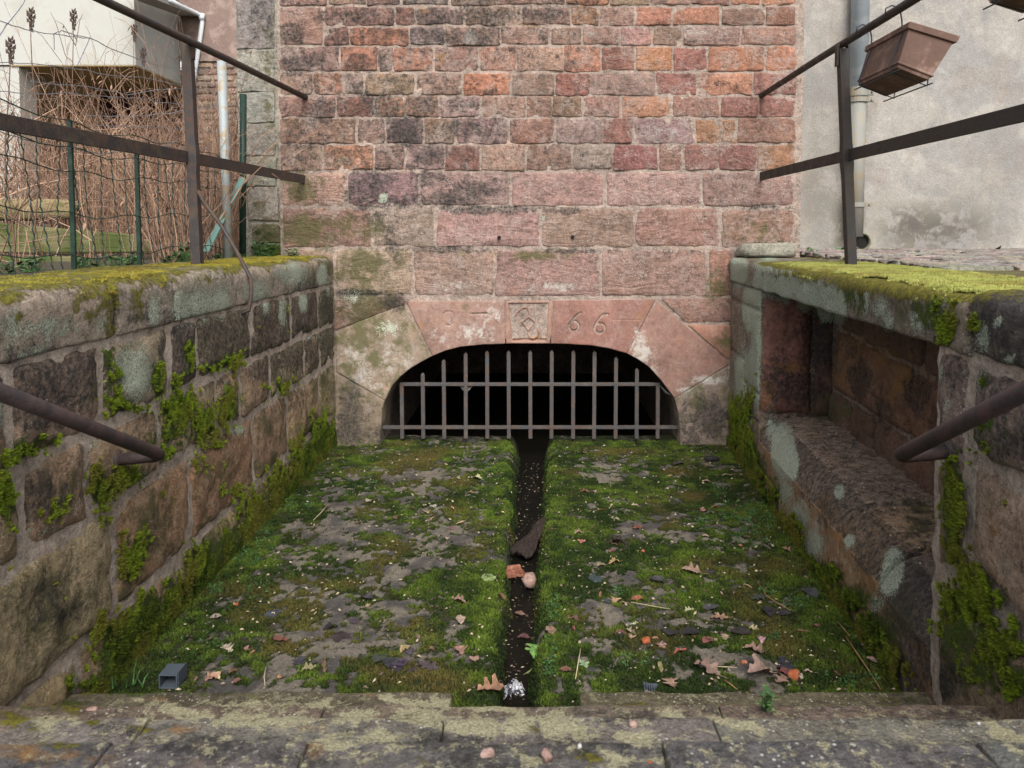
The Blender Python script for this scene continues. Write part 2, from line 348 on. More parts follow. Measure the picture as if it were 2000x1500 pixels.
stain('left', 'lichen', [(262, 730, 44, 60, 1.0), (8, 800, 18, 50, .9), (100, 640, 60, 24, .8), (20, 640, 30, 50, .75), (60, 690, 40, 20, .7), (300, 605, 14, 44, .9), (200, 630, 22, 26, .7), (390, 595, 60, 46, .75), (355, 600, 24, 40, .9), (430, 590, 20, 40, .9), (500, 570, 34, 34, .8), (570, 535, 40, 30, .85), (629, 540, 10, 22, 1.4), (592, 590, 8, 22, 1.3), (552, 610, 10, 34, .9), (520, 600, 10, 16, .9), (640, 560, 6, 20, .8),
    (330, 770, 20, 60, .5), (320, 880, 40, 30, .6), (88, 775, 8, 16, .9), (170, 870, 40, 30, .5), (240, 950, 40, 30, .5), (190, 980, 80, 12, .75), (120, 1040, 100, 10, .7), (290, 930, 60, 10, .7), (25, 945, 14, 30, .9), (465, 840, 20, 16, .8), (440, 770, 8, 40, .7), (400, 770, 60, 8, .6), (600, 660, 40, 8, .6)])
stain('left', 'ochre', [(225, 770, 16, 60, .9), (215, 830, 30, 20, .8), (560, 940, 40, 50, .6), (340, 980, 40, 60, .6), (460, 900, 50, 50, .4), (250, 760, 12, 40, .6), (360, 1030, 60, 60, .5), (430, 1020, 40, 60, .5)])
stain('left', 'yellow', [(15, 580, 40, 16, .95), (170, 570, 30, 20, .8), (215, 580, 26, 34, .95), (215, 640, 12, 40, .8), (150, 600, 12, 14, .8), (270, 585, 20, 34, .8), (265, 610, 10, 26, .8), (300, 545, 50, 18, .9), (400, 545, 30, 10, .7), (450, 525, 30, 12, .9), (180, 620, 26, 16, .7), (45, 620, 12, 16, .8), (110, 600, 12, 12, .7)])
stain('right', 'lichen', [(1443, 525, 16, 34, 1.2), (1462, 600, 12, 46, 1.1), (1500, 540, 24, 40, 1.2), (1535, 555, 24, 34, 1.2), (1580, 570, 26, 36, 1.3), (1620, 590, 26, 36, 1.2), (1640, 600, 14, 34, 1.0), (1690, 590, 8, 34, .8), (1720, 600, 16, 30, .7), (1735, 630, 10, 26, .75), (1675, 570, 12, 30, .7), (1790, 628, 11, 19, 2.0),
    (1478, 640, 10, 120, 1.1), (1470, 720, 10, 60, .9), (1450, 740, 16, 60, 1.0), (1455, 790, 18, 60, .85), (1478, 740, 8, 60, .9), (1530, 880, 20, 46, 1.6), (1547, 905, 12, 30, 1.3), (1505, 830, 14, 40, .7), (1640, 960, 10, 14, 1.2), (1655, 1058, 5, 12, 1.5), (1664, 1056, 6, 10, 1.4), (1745, 1110, 18, 36, 1.5), (1735, 1140, 20, 30, .8), (1530, 960, 26, 40, .6), (1560, 1010, 26, 40, .65), (1590, 1060, 26, 40, .65), (1710, 1180, 20, 30, .6), (1650, 1090, 20, 30, .3),
    (1950, 630, 8, 14, 1.3), (1970, 700, 10, 14, 1.2), (1920, 660, 14, 34, .8), (1905, 730, 20, 60, .5), (1840, 730, 8, 20, .9), (1850, 780, 8, 16, .8), (1907, 1160, 6, 8, 1.4), (1935, 1203, 10, 6, 1.4), (1840, 870, 5, 14, 1.0), (1940, 720, 30, 16, .6)])
stain('right', 'moss', [(1660, 570, 16, 36, .9), (1680, 590, 14, 40, .7), (1820, 610, 40, 46, .9), (1845, 640, 24, 40, .95), (1790, 595, 20, 16, .8), (1440, 840, 20, 60, 1.0), (1455, 890, 26, 50, 1.2), (1475, 930, 24, 50, 1.1), (1510, 965, 20, 40, .8), (1460, 800, 16, 40, .7), (1545, 1040, 30, 40, .8), (1610, 1120, 40, 30, .9), (1660, 1170, 50, 30, 1.0), (1700, 1230, 50, 40, 1.0), (1730, 1290, 40, 50, .9),
    (1860, 1000, 20, 110, 1.2), (1870, 960, 14, 60, 1.0), (1900, 1170, 60, 60, 1.1), (1870, 1220, 40, 70, 1.0), (1950, 1260, 60, 50, 1.0), (1920, 1310, 60, 40, .8), (1980, 1330, 40, 40, .9), (1920, 820, 26, 30, .9), (1925, 745, 16, 20, .8), (1900, 860, 20, 40, .6), (1940, 870, 40, 20, .6), (1908, 640, 16, 40, .5), (1960, 800, 30, 40, .4), (1900, 915, 20, 14, .7)])
stain('right', 'soot_dark', [(1950, 620, 60, 60, 1.0), (1980, 690, 40, 30, .9), (1860, 740, 24, 60, .7), (1950, 780, 60, 60, .6), (1980, 870, 50, 50, .7), (1520, 720, 60, 50, .5), (1560, 760, 60, 30, 1.0), (1600, 660, 40, 90, .9), (1680, 740, 24, 40, .95), (1790, 770, 30, 40, .9), (1660, 690, 20, 40, .5), (1770, 1180, 50, 70, .9), (1790, 1290, 40, 80, 1.0), (1600, 960, 46, 30, .8), (1560, 910, 24, 40, .8), (1650, 1010, 50, 30, .8), (1700, 1080, 40, 40, .9), (1720, 800, 30, 40, .7), (1830, 830, 20, 60, .5), (1900, 1000, 14, 60, .5), (1500, 660, 20, 60, .3), (1490, 520, 60, 10, .4), (1700, 630, 60, 30, .25), (1840, 1330, 40, 40, .9)])  # rows inside the niche darken its inner corners and foot
stain('right', 'ochre', [(1620, 1000, 30, 40, .9), (1640, 1060, 40, 50, .85), (1580, 960, 24, 30, .7), (1670, 1120, 30, 40, .7), (1500, 720, 30, 30, .6), (1500, 770, 20, 40, .8), (1540, 720, 40, 14, .9), (1660, 720, 50, 60, .6), (1760, 740, 50, 60, .7), (1720, 700, 40, 40, .6), (1940, 1040, 30, 60, .6), (1500, 860, 24, 20, .6), (1690, 670, 40, 14, .6)])
stain('right', 'ochre', [(1600, 985, 26, 26, .7), (1650, 1040, 26, 40, .8), (1690, 1110, 20, 40, .6), (1560, 950, 20, 20, .6)])
stain('right', 'algae', [(1740, 620, 60, 60, .6), (1560, 530, 60, 12, .6), (1620, 800, 60, 40, .7), (1700, 900, 80, 60, .4), (1800, 1010, 40, 60, .7), (1840, 920, 20, 60, .6), (1500, 600, 30, 20, .4), (1450, 900, 30, 60, .9), (1760, 1200, 60, 100, .7), (1900, 1290, 90, 70, .9), (1940, 980, 30, 50, .5)])
stain('right', 'yellow', [(1600, 530, 90, 22, .9), (1700, 540, 90, 30, 1.2), (1800, 560, 100, 26, 1.3), (1900, 560, 100, 26, 1.2), (1640, 545, 40, 8, .8)])
stain('right', 'white', [(1950, 860, 40, 30, .4), (1500, 640, 20, 60, .2)])
stain('step', 'cream', [(330, 1382, 26, 7, 1.2), (280, 1370, 34, 5, .8), (480, 1375, 60, 7, .9), (620, 1374, 60, 9, .85), (700, 1400, 60, 8, .9), (480, 1405, 70, 12, 1.0), (370, 1398, 40, 8, 1.2), (760, 1363, 20, 8, 1.1), (290, 1403, 20, 8, 1.1), (560, 1410, 60, 14, 1.0), (820, 1400, 60, 14, 1.0), (660, 1450, 40, 14, 1.1), (740, 1440, 50, 12, .9), (930, 1420, 60, 16, 1.2), (1000, 1420, 40, 16, 1.0), (860, 1375, 90, 9, 1.0), (950, 1380, 60, 8, .9), (800, 1465, 40, 9, 1.1), (100, 1405, 70, 12, .8), (110, 1433, 50, 8, .8), (1085, 1418, 40, 22, 1.4), (1015, 1412, 26, 20, 1.3), (1040, 1480, 20, 14, .9), (1212, 1490, 30, 16, 1.1), (1230, 1440, 34, 10, 1.2), (1408, 1406, 18, 10, 1.2), (1480, 1420, 18, 14, 1.2), (1310, 1395, 24, 4, 1.1), (1428, 1433, 14, 5, 1.0), (1985, 1445, 36, 8, 1.2), (1945, 1420, 24, 20, .9), (560, 1495, 80, 6, 1.0), (720, 1493, 60, 6, .9), (1150, 1495, 30, 8, .8), (1130, 1420, 20, 10, .8), (1600, 1470, 140, 24, .35), (1400, 1470, 100, 24, .4)])
stain('step', 'ochre', [(60, 1470, 70, 26, 1.2), (180, 1480, 80, 20, 1.0), (380, 1490, 30, 14, 1.0), (20, 1420, 30, 30, 1.0), (330, 1365, 60, 8, .8), (590, 1425, 16, 8, 1.1), (700, 1362, 24, 8, .9), (500, 1370, 40, 10, .6), (640, 1415, 30, 8, .7), (390, 1455, 12, 14, .8), (1865, 1423, 14, 8, 1.4), (720, 1355, 30, 5, .8), (340, 1425, 50, 12, .8), (1700, 1440, 60, 5, .5), (610, 1470, 14, 26, .8), (1300, 1465, 8, 30, .8), (1390, 1415, 8, 26, .9)])
stain('step', 'yellow', [(20, 1400, 30, 20, .7), (290, 1425, 40, 10, .8), (130, 1385, 60, 10, .9), (50, 1415, 30, 14, .8), (180, 1412, 10, 8, .9), (490, 1400, 14, 8, .8), (690, 1437, 14, 8, .7), (120, 1460, 50, 10, .7), (150, 1350, 60, 8, .9), (830, 1483, 24, 8, .7), (690, 1490, 50, 8, .8), (1145, 1480, 26, 18, 1.0), (1055, 1428, 16, 8, 1.1), (1400, 1450, 9, 5, .9), (1560, 1470, 20, 9, .8), (800, 1400, 14, 14, .7), (1240, 1375, 50, 6, .6), (1740, 1372, 30, 6, .8), (500, 1360, 30, 5, .6)])
stain('step', 'soot_dark', [(400, 1460, 100, 26, .7), (560, 1480, 80, 20, .6), (850, 1450, 100, 20, .7), (950, 1475, 120, 30, .5), (1130, 1460, 100, 24, .6), (1250, 1400, 100, 14, .5), (230, 1425, 60, 14, .5), (1600, 1390, 200, 14, .4), (1850, 1400, 120, 14, .5)])
stain('step', 'moss', [(100, 1375, 100, 12, .8), (250, 1352, 60, 7, .9), (430, 1353, 80, 5, .6), (1600, 1362, 200, 8, .5), (1780, 1372, 50, 8, .7)])
stain('pier', 'algae', [(525, 470, 30, 50, 1.0), (525, 200, 14, 200, .6), (490, 400, 40, 20, .6)])
stain('pier', 'soot_dark', [(505, 40, 40, 60, .6), (490, 100, 40, 12, .5)])
stain('pier', 'moss', [(540, 490, 60, 16, .9), (510, 460, 30, 20, .5)])
stain('plaster', 'soot_dark', [(1850, 450, 90, 40, .8), (1655, 300, 26, 220, .7), (1780, 440, 40, 30, .9), (1950, 300, 60, 60, .3), (1600, 250, 30, 120, .35)])
stain('plaster', 'algae', [(1800, 450, 90, 50, .7), (1740, 430, 60, 40, .5), (1640, 450, 30, 60, .6), (1600, 400, 40, 90, .4), (1900, 420, 80, 60, .3)])

def stain_attrs(key, P, extra=None, up=None):
    """three vector attributes of stain strength at the points P (world)"""
    N = len(P); A = {c: np.zeros(N) for c in CHN}
    if key in ST:
        x, y = proj(P)
        for ch, rows in ST[key].items():
            R = np.array(rows)
            d = np.sqrt(((x[:, None] - R[None, :, 0]) / R[None, :, 2]) ** 2 + ((y[:, None] - R[None, :, 1]) / R[None, :, 3]) ** 2)
            A[ch] = np.max(R[None, :, 4] * np.clip(1.25 * (1 - d * 0.62), 0, 1) * (d < 1.62), axis=1)
            if key == 'step' and ch == 'ochre': A[ch] *= .75
            A[ch] = np.minimum(A[ch] * (1.18 if ch in ('soot_dark', 'algae', 'white') else 1.0) * (1.6 if key == 'left' and ch == 'soot_dark' else 1.2 if key == 'right' and ch == 'lichen' else 1.0), .88 if ch == 'lichen' else 1.5)
    if extra:
        for c, v in extra.items(): A[c] = np.maximum(A[c], v)
    return {'st_a': np.stack([A['moss'], A['soot_dark'], A['lichen']], 1), 'st_b': np.stack([A['algae'], A['ochre'], A['white']], 1), 'st_c': np.stack([A['yellow'], A['cream'], np.zeros(N)], 1)}

# ------------------------------------------------------------------ stones
class Plane:
    """a wall plane: origin, U along, V up, N out of the wall; pixel -> (u, v)"""
    def __init__(s, o, u, v, n): s.o = np.array(o, float); s.u = np.array(u, float); s.v = np.array(v, float); s.n = np.array(n, float)
    def px(s, x, y):
        p = hit(x, y, s.o, s.n) - s.o; return np.array([p @ s.u, p @ s.v])
    def uv(s, P): return P @ s.u, P @ s.v
    def w(s, u, v, h=0.0): return s.o + np.multiply.outer(u, s.u) + np.multiply.outer(v, s.v) + np.multiply.outer(h, s.n)
BACK = Plane((0, YW, 0), (1, 0, 0), (0, 0, 1), (0, -1, 0))
LEFT = Plane((XL, 0, 0), (0, 1, 0), (0, 0, 1), (1, 0, 0))
RIGHT = Plane(RP0, RD, (0, 0, 1), RN)

def edge_params(L, e, step):
    a = [0, e * 0.35, e, e * 2.2]
    if L < e * 6: a = [0, e * 0.4, e]
    mid = np.arange(1, max(2, int(round((L - 2 * a[-1]) / step)))) / max(2, int(round((L - 2 * a[-1]) / step))) * (L - 2 * a[-1]) + a[-1]
    return np.concatenate([a, mid, [L - q for q in reversed(a)]]) / L

def polyline(pts, t):
    pts = np.asarray(pts, float); d = np.concatenate([[0], np.cumsum(np.linalg.norm(np.diff(pts, axis=0), axis=1))]); d /= d[-1]
    return np.stack([np.interp(t, d, pts[:, k]) for k in range(2)], 1)

STONE_N = [0]
def patch(name, plane, bottom, top, mat, parent, color, key, depth=0.07, proud=0.006, bulge=0.006, rough=0.005, jit=0.006, rad=0.018, edge=0.009, drop=0.0045, step=0.03, extra=None, relief=None, label=None, tilt=0.002):
    """one stone: its face is lofted between two outlines (u, v), edges rounded and uneven, sides going back into the wall"""
    STONE_N[0] += 1; sd = STONE_N[0]
    bottom = np.asarray(bottom, float); top = np.asarray(top, float)
    Lu = max(np.linalg.norm(np.diff(bottom, axis=0), axis=1).sum(), np.linalg.norm(np.diff(top, axis=0), axis=1).sum())
    Lv = max(np.linalg.norm(top[0] - bottom[0]), np.linalg.norm(top[-1] - bottom[-1]), 0.02)
    s = edge_params(Lu, edge, step); t = edge_params(Lv, edge, step)
    B = polyline(bottom, s); T = polyline(top, s)
    G = B[None] * (1 - t[:, None, None]) + T[None] * t[:, None, None]
    du = np.minimum(s, 1 - s)[None, :] * Lu; dv = np.minimum(t, 1 - t)[:, None] * Lv
    # round corners
    rr = np.minimum(rad * (0.6 + 0.8 * rng.random()), 0.45 * min(Lu, Lv))
    a = np.clip(1 - du / rr, 0, 1) + 0 * dv; b = np.clip(1 - dv / rr, 0, 1) + 0 * du
    ax = a * (1 - np.sqrt(1 - b ** 2 / 2)) * rr; bx = b * (1 - np.sqrt(1 - a ** 2 / 2)) * rr
    sgu = np.where(s < 0.5, 1, -1)[None, :]; sgv = np.where(t < 0.5, 1, -1)[:, None]
    eu = (G[:, -1] - G[:, 0]) / Lu; ev = (G[-1] - G[0]) / Lv
    G = G + eu[:, None] * (ax * sgu)[..., None] + ev[None] * (bx * sgv)[..., None]
    Q = np.concatenate([G, np.full(G.shape[:2] + (1,), sd * 3.7)], 2)
    if jit:
        n1 = fbm(Q * 22, 3, 1) - 0.5; n2 = fbm(Q * 22 + 31, 3, 2) - 0.5
        dm = np.minimum(du, dv); wgt = np.clip(1.2 - dm / 0.05, 0.15, 1.0)
        G = G + np.stack([n1, n2], 2) * (2.4 * jit) * wgt[..., None]
    dmin = np.minimum(du, dv)
    prof = np.clip(dmin / edge, 0, 1); prof = np.sqrt(1 - (1 - prof) ** 2)
    h = proud + bulge * (sstep(0, 0.06, du) * sstep(0, 0.05, dv)) - drop * (1 - prof)
    h = h + rough * 2 * (fbm(Q * 13, 4, 5) - 0.5) + rough * 1.2 * (fbm(Q * 45, 2, 6) - 0.5) * prof
    h = h + tilt * ((s - .5)[None, :] * (rng.random() - .5) * 4 + (t - .5)[:, None] * (rng.random() - .5) * 4)
    if relief is not None: h = h + relief(G[..., 0], G[..., 1])
    nv, nu = h.shape
    V = plane.w(G[..., 0].ravel(), G[..., 1].ravel(), h.ravel())
    idx = np.arange(nu * nv).reshape(nv, nu)
    Fq = np.stack([idx[:-1, :-1], idx[:-1, 1:], idx[1:, 1:], idx[1:, :-1]], -1).reshape(-1, 4)
    ring = np.concatenate([idx[0, :], idx[1:, -1], idx[-1, -2::-1], idx[-2:0, 0]])
    back = V[ring] - plane.n * (depth + (h.ravel()[ring])[:, None])
    base = len(V); V = np.concatenate([V, back]); m = len(ring); k = np.arange(m); k2 = (k + 1) % m
    Fs = np.stack([ring[k2], ring[k], base + k, base + k2], -1)
    Fq = np.concatenate([Fq, Fs])
    if np.dot(np.cross(plane.u, plane.v), plane.n) < 0: Fq = Fq[:, ::-1]
    ex = {c: (v(V) if callable(v) else v) for c, v in (extra or {}).items()}
    o = mesh_obj(name, V, np.ascontiguousarray(Fq), mat, parent, True, stain_attrs(key, V, ex), color)
    if label: o['label'] = label
    return o
def quad(name, plane, P, mat, parent, color, key, gap=4.0, **kw):
    """P: four pixel corners, lower-left, lower-right, upper-right, upper-left; gap: half the joint, in millimetres"""
    q = [plane.px(*p) for p in P]; c = sum(q) / 4; g = gap / 1000.0
    ctr = [(q[0] + q[3]) / 2, (q[1] + q[2]) / 2, (q[0] + q[1]) / 2, (q[3] + q[2]) / 2]
    def inn(i, nb1, nb2):
        d1 = (q[nb1] - q[i]); d2 = (q[nb2] - q[i]); return q[i] + d1 / np.linalg.norm(d1) * g + d2 / np.linalg.norm(d2) * g
    a, b, cc, d = inn(0, 1, 3), inn(1, 0, 2), inn(2, 3, 1), inn(3, 2, 0)
    return patch(name, plane, [a, b], [d, cc], mat, parent, color, key, **kw)

def sheet(name, plane, us, lo, hi, nv, mat, parent, key, h0=-0.004, rough=0.006, extra=None, color=None):
    """a mortar sheet: columns at us from lo(u) to hi(u)"""
    us = np.asarray(us); t = np.linspace(0, 1, nv)
    lo = np.array([lo(u) for u in us]) if callable(lo) else np.full(len(us), lo); hi = np.array([hi(u) for u in us]) if callable(hi) else np.full(len(us), hi)
    Vv = lo[None] * (1 - t[:, None]) + hi[None] * t[:, None]; Uu = np.repeat(us[None], nv, 0)
    Q = np.stack([Uu, Vv, Uu * 0 + 77], 2)
    h = h0 + rough * 2 * (fbm(Q * 18, 4, 9) - 0.5)
    V = plane.w(Uu.ravel(), Vv.ravel(), h.ravel()); n = len(us)
    idx = np.arange(n * nv).reshape(nv, n)
    Fq = np.stack([idx[:-1, :-1], idx[:-1, 1:], idx[1:, 1:], idx[1:, :-1]], -1).reshape(-1, 4)
    if np.dot(np.cross(plane.u, plane.v), plane.n) < 0: Fq = Fq[:, ::-1]
    return mesh_obj(name, V, np.ascontiguousarray(Fq), mat, parent, True, stain_attrs(key, V, extra), color)

def rounded(pts, rads, seg=5):
    """polyline with rounded corners"""
    out = []; n = len(pts)
    for i, p in enumerate(pts):
        p = np.array(p, float); r = rads[i]
        if r <= 0 or i in (0, n - 1): out.append(p); continue
        a = np.array(pts[i - 1], float) - p; b = np.array(pts[i + 1], float) - p
        la, lb = np.linalg.norm(a), np.linalg.norm(b); d = min(r, la * .48, lb * .48)
        p0 = p + a / la * d; p1 = p + b / lb * d
        for k in range(seg + 1):
            u = k / seg; out.append((1 - u) ** 2 * p0 + 2 * u * (1 - u) * p + u * u * p1)
    return np.array(out)
def resample(pl, step):
    out = [pl[0]]
    for a, b in zip(pl[:-1], pl[1:]):
        n = max(1, int(round(np.linalg.norm(b - a) / step)))
        for k in range(1, n + 1): out.append(a + (b - a) * k / n)
    return np.array(out)
def sweep(name, A, B, nrm, section, mat, parent, color, key, step=0.03, rough=0.006, jit=0.0, extra=None, ends=0.012, label=None, closed_gap=0.003, topmoss=None, up_extra=None):
    """a long stone: the section (n out, z up) swept from A to B, uneven, with softened ends"""
    STONE_N[0] += 1; sd = STONE_N[0]
    A = np.array(A, float); B = np.array(B, float); nrm = np.array(nrm, float); L = np.linalg.norm(B - A); d = (B - A) / L
    A = A + d * closed_gap; B = B - d * closed_gap; L -= 2 * closed_gap
    S = resample(np.asarray(section, float), step); c = S.mean(0)
    s = edge_params(L, ends, step * 1.3); ns = len(S)
    din = np.minimum(s, 1 - s) * L; prof = np.clip(din / ends, 0, 1); prof = np.sqrt(1 - (1 - prof) ** 2)
    V = []
    for i, si in enumerate(s):
        Sk = c + (S - c) * (1 - (1 - prof[i]) * np.minimum(0.012 / np.maximum(np.linalg.norm(S - c, axis=1), .02), .3)[:, None])
        V.append(A[None] + d[None] * (si * L) + nrm[None] * Sk[:, :1] + np.array([0, 0, 1.0])[None] * Sk[:, 1:])
    V = np.array(V); nn = len(s)
    Q = V + sd * 1.37
    # push along the section's outward direction
    tS = np.gradient(S, axis=0); nS = np.stack([tS[:, 1], -tS[:, 0]], 1); nS /= np.maximum(np.linalg.norm(nS, axis=1), 1e-6)[:, None]
    if (nS * (S - c)).sum() < 0: nS = -nS
    disp = rough * 2.4 * (fbm(Q * 9, 4, 3) - 0.5) + rough * 0.9 * (fbm(Q * 40, 2, 4) - 0.5)
    V = V + disp[..., None] * (nrm[None, None] * nS[None, :, :1] + np.array([0, 0, 1.0])[None, None] * nS[None, :, 1:])
    ex = {k: v for k, v in (extra or {}).items()}
    Pf = V.reshape(-1, 3)
    upn = np.repeat(np.clip(nS[None, :, 1], 0, 1), nn, 0).reshape(-1)
    if up_extra:
        for ch, v in up_extra.items():
            nz = fbm(Pf * 7 + 3, 4, 8); ex[ch] = np.clip(v * sstep(0.55, 0.98, upn) + (nz - .5) * 1.5 * (upn > .3), 0, 1.2) * (upn > 0.3)
    idx = np.arange(nn * ns).reshape(nn, ns)
    Fq = np.stack([idx[:-1, :-1], idx[1:, :-1], idx[1:, 1:], idx[:-1, 1:]], -1).reshape(-1, 4)
    caps = []; nv0 = nn * ns; cc = np.array([Pf[idx[0]].mean(0), Pf[idx[-1]].mean(0)])
    Vall = np.concatenate([Pf, cc])
    f1 = [(nv0, idx[0, k], idx[0, k + 1]) for k in range(ns - 1)]; f2 = [(nv0 + 1, idx[-1, k + 1], idx[-1, k]) for k in range(ns - 1)]
    ex = {k: (v(Pf) if callable(v) else v) for k, v in ex.items()}
    at_ = stain_attrs(key, Vall, {k: (np.concatenate([v, [0, 0]]) if isinstance(v, np.ndarray) else v) for k, v in ex.items()})
    faces = [tuple(int(q) for q in f) for f in Fq] + [tuple(int(q) for q in f) for f in f1 + f2]
    o = mesh_obj(name, Vall, faces, mat, parent, True, at_, color)
    # outward faces
    me = o.data
    ctr = Vall.mean(0); sgn = 0
    for p in list(me.polygons)[:200:7]: sgn += (np.array(p.center) + np.array(wloc(o)) - ctr) @ np.array(p.normal)
    if sgn < 0: me.flip_normals()
    me.set_sharp_from_angle(angle=R_(33))
    if label: o['label'] = label
    return o

def vary(c, a=0.08):
    k = 1 + (rng.random() - .5) * 2 * a; return tuple(float(np.clip(x * k * (1 + (rng.random() - .5) * a), 0, 1)) for x in c)
PINK, ORANGE, MAROON, ROSE, BUFF, GREYP, DARK, BROWN = (.315, .185, .145), (.36, .18, .115), (.25, .125, .098), (.31, .195, .16), (.32, .205, .155), (.285, .20, .17), (.19, .13, .11), (.265, .165, .125)

# ------------------------------------------------------------------ the tall back wall
facade = empty('stone_wall', (0, YW, 0), 'tall back wall of red sandstone blocks rising above the arched drain dated 66', 'wall')
ARCH = [(743, 873), (744, 835), (748, 793), (756, 768), (768, 750), (783, 735), (801, 720), (822, 707), (845, 695), (872, 684), (900, 677), (940, 673), (987, 671), (1030, 670), (1075, 671), (1115, 672), (1150, 674), (1188, 680), (1224, 690), (1247, 702), (1268, 717), (1286, 737), (1302, 757), (1317, 777), (1324, 803), (1328, 833), (1329, 873)]
AR = [BACK.px(*p) for p in ARCH]
def arch_seg(x0, x1, y_lo=None):
    """arch points between two arch indices, as (u, v)"""
    return AR[x0:x1 + 1]
au = np.array([p[0] for p in AR]); av = np.array([p[1] for p in AR])
def wall_lo(u):
    if u <= au[0] - .001 or u >= au[-1] + .001: return -0.25
    return float(np.interp(u, au, av)) + 0.03
uL, uR = BACK.px(545, 300)[0], BACK.px(1556, 300)[0]
vT = BACK.px(1000, -150)[1]
us = np.unique(np.concatenate([np.linspace(uL, uR, 200), au - .002, [au[0] - .004, au[-1] + .004]]))
sheet('mortar', BACK, us, wall_lo, lambda u: vT, 110, M['mortar'], facade, 'back', h0=-0.0015, rough=0.006)
# solid masonry behind the facing, its ends seen from the side
mb = MB()
mb.box((uL, YW + 0.02, av.max() + 0.10), (uR, YW + 0.45, vT)); mb.box((uL, YW + 0.02, -0.3), (au[0] - .12, YW + 0.45, av.max() + 0.098)); mb.box((au[-1] + .12, YW + 0.02, -0.3), (uR, YW + 0.45, av.max() + 0.098))
mb.build('wall_core', M['mortar'], facade)

COURSES = [
 ((-28, 12), [545, 640, 716, 785, 880, 969, 1105, 1190, 1270, 1348, 1427, 1486, 1556]),
 ((12, 51), [(632, 771), (771, 813), (813, 908), (908, 1020), (1020, 1115), (1115, 1172), (1172, 1239), (1239, 1313), (1313, 1407), (1407, 1495), (1495, 1556)]),
 ((51, 90), [(632, 681), (681, 800), (800, 869), (869, 977), (977, 1075), (1075, 1138), (1138, 1210), (1210, 1273), (1273, 1333), (1333, 1447), (1447, 1556)]),
 ((90, 141), [545, 664, 738, 768, 848, 936, 1008, 1102, 1174, 1240, 1314, 1382, 1494, 1556]),
 ((141, 187), [545, 612, 672, 712, 812, 905, 998, 1083, 1153, 1280, 1362, 1470, 1556]),
 ((187, 230), [545, 656, 732, 790, 858, 938, 1027, 1078, 1138, 1212, 1310, 1406, 1482, 1555]),
 ((230, 282), [546, 697, 752, 828, 891, 994, 1084, 1178, 1237, 1356, 1440, 1554]),
 ((282, 334), [547, 631, 731, 791, 867, 939, 1027, 1118, 1197, 1286, 1335, 1403, 1478, 1554]),
]
PAL = {  # picked colours: (course, index from the left)
 (1, 1): MAROON, (1, 7): ORANGE, (1, 8): ORANGE, (1, 6): ROSE, (1, 10): MAROON, (2, 0): MAROON, (2, 1): ORANGE, (2, 6): PINK, (2, 8): BROWN, (2, 9): ROSE, (2, 10): PINK,
 (3, 1): ORANGE, (3, 2): GREYP, (3, 3): ORANGE, (3, 7): ORANGE, (3, 8): MAROON, (3, 9): ORANGE, (3, 10): MAROON, (3, 11): ORANGE, (3, 12): ORANGE, (4, 1): ORANGE, (4, 4): BUFF, (4, 5): ORANGE, (4, 7): MAROON, (4, 9): MAROON, (4, 10): ORANGE, (4, 11): MAROON,
 (5, 1): MAROON, (5, 2): ORANGE, (5, 3): BUFF, (5, 4): GREYP, (5, 5): BUFF, (5, 8): PINK, (5, 9): ORANGE, (5, 10): PINK, (5, 11): MAROON, (5, 12): MAROON, (6, 0): BROWN, (6, 2): DARK, (6, 3): BROWN, (6, 5): PINK, (6, 7): MAROON, (6, 8): GREYP, (6, 9): ORANGE, (6, 10): BROWN,
 (7, 1): ORANGE, (7, 2): BROWN, (7, 3): GREYP, (7, 4): MAROON, (7, 5): ROSE, (7, 6): BROWN, (7, 7): GREYP, (7, 8): MAROON, (7, 9): BROWN, (7, 10): MAROON, (7, 11): MAROON, (7, 12): ORANGE, (0, 9): MAROON, (0, 10): ORANGE, (0, 11): ORANGE, (0, 12): ORANGE}
def brick(x0, x1, y0, y1, col, mat='tooled', name='stone', key='back', gap=5.0, **kw):
    j = lambda: (rng.random() - .5) * 3.4
    return quad(name, BACK, [(x0 + j(), y1 + j()), (x1 + j(), y1 + j()), (x1 + j(), y0 + j()), (x0 + j(), y0 + j())], M[mat], facade, vary(col, .12), key, gap=gap, **kw)
for ci, ((y0, y1), js) in enumerate(COURSES):
    spans = js if isinstance(js[0], tuple) else list(zip(js[:-1], js[1:]))
    for i, (x0, x1) in enumerate(spans):
        c = PAL.get((ci, i))
        if c is None:
            c = [PINK, ROSE, BUFF, GREYP, BROWN, ORANGE][int(rng.integers(0, 6))] if x0 > 900 else [PINK, ROSE, GREYP, BROWN, BUFF][int(rng.integers(0, 5))]
        brick(x0, x1, y0, y1, c, proud=0.002 + 0.005 * rng.random(), bulge=0.002 + 0.004 * rng.random(), rough=0.008 + 0.005 * rng.random(), jit=0.009, rad=0.014, gap=5.0 + 2.5 * rng.random(), step=.022, extra={'soot_dark': (.40 if x0 < 900 else .27 if x0 < 1150 else .08) + .12 * rng.random() + (.10 if y0 < 60 and x0 < 1120 else 0), 'algae': .32 * (x0 < 700), 'white': .22 * rng.random()})
brick(545, 632, 14, 89, PINK, rough=0.008, rad=0.03)
y = -28                                   # a few courses above the picture
while y > -145:
    h = 42 + 8 * rng.random(); x = 546
    while x < 1540:
        wd = 62 + 58 * rng.random(); x1 = min(x + wd, 1556)
        if 1556 - x1 < 40: x1 = 1556
        brick(x, x1, max(y - h, -148), y, [PINK, ROSE, BUFF, ORANGE, BROWN][int(rng.integers(0, 5))], step=0.06); x = x1
    y -= h
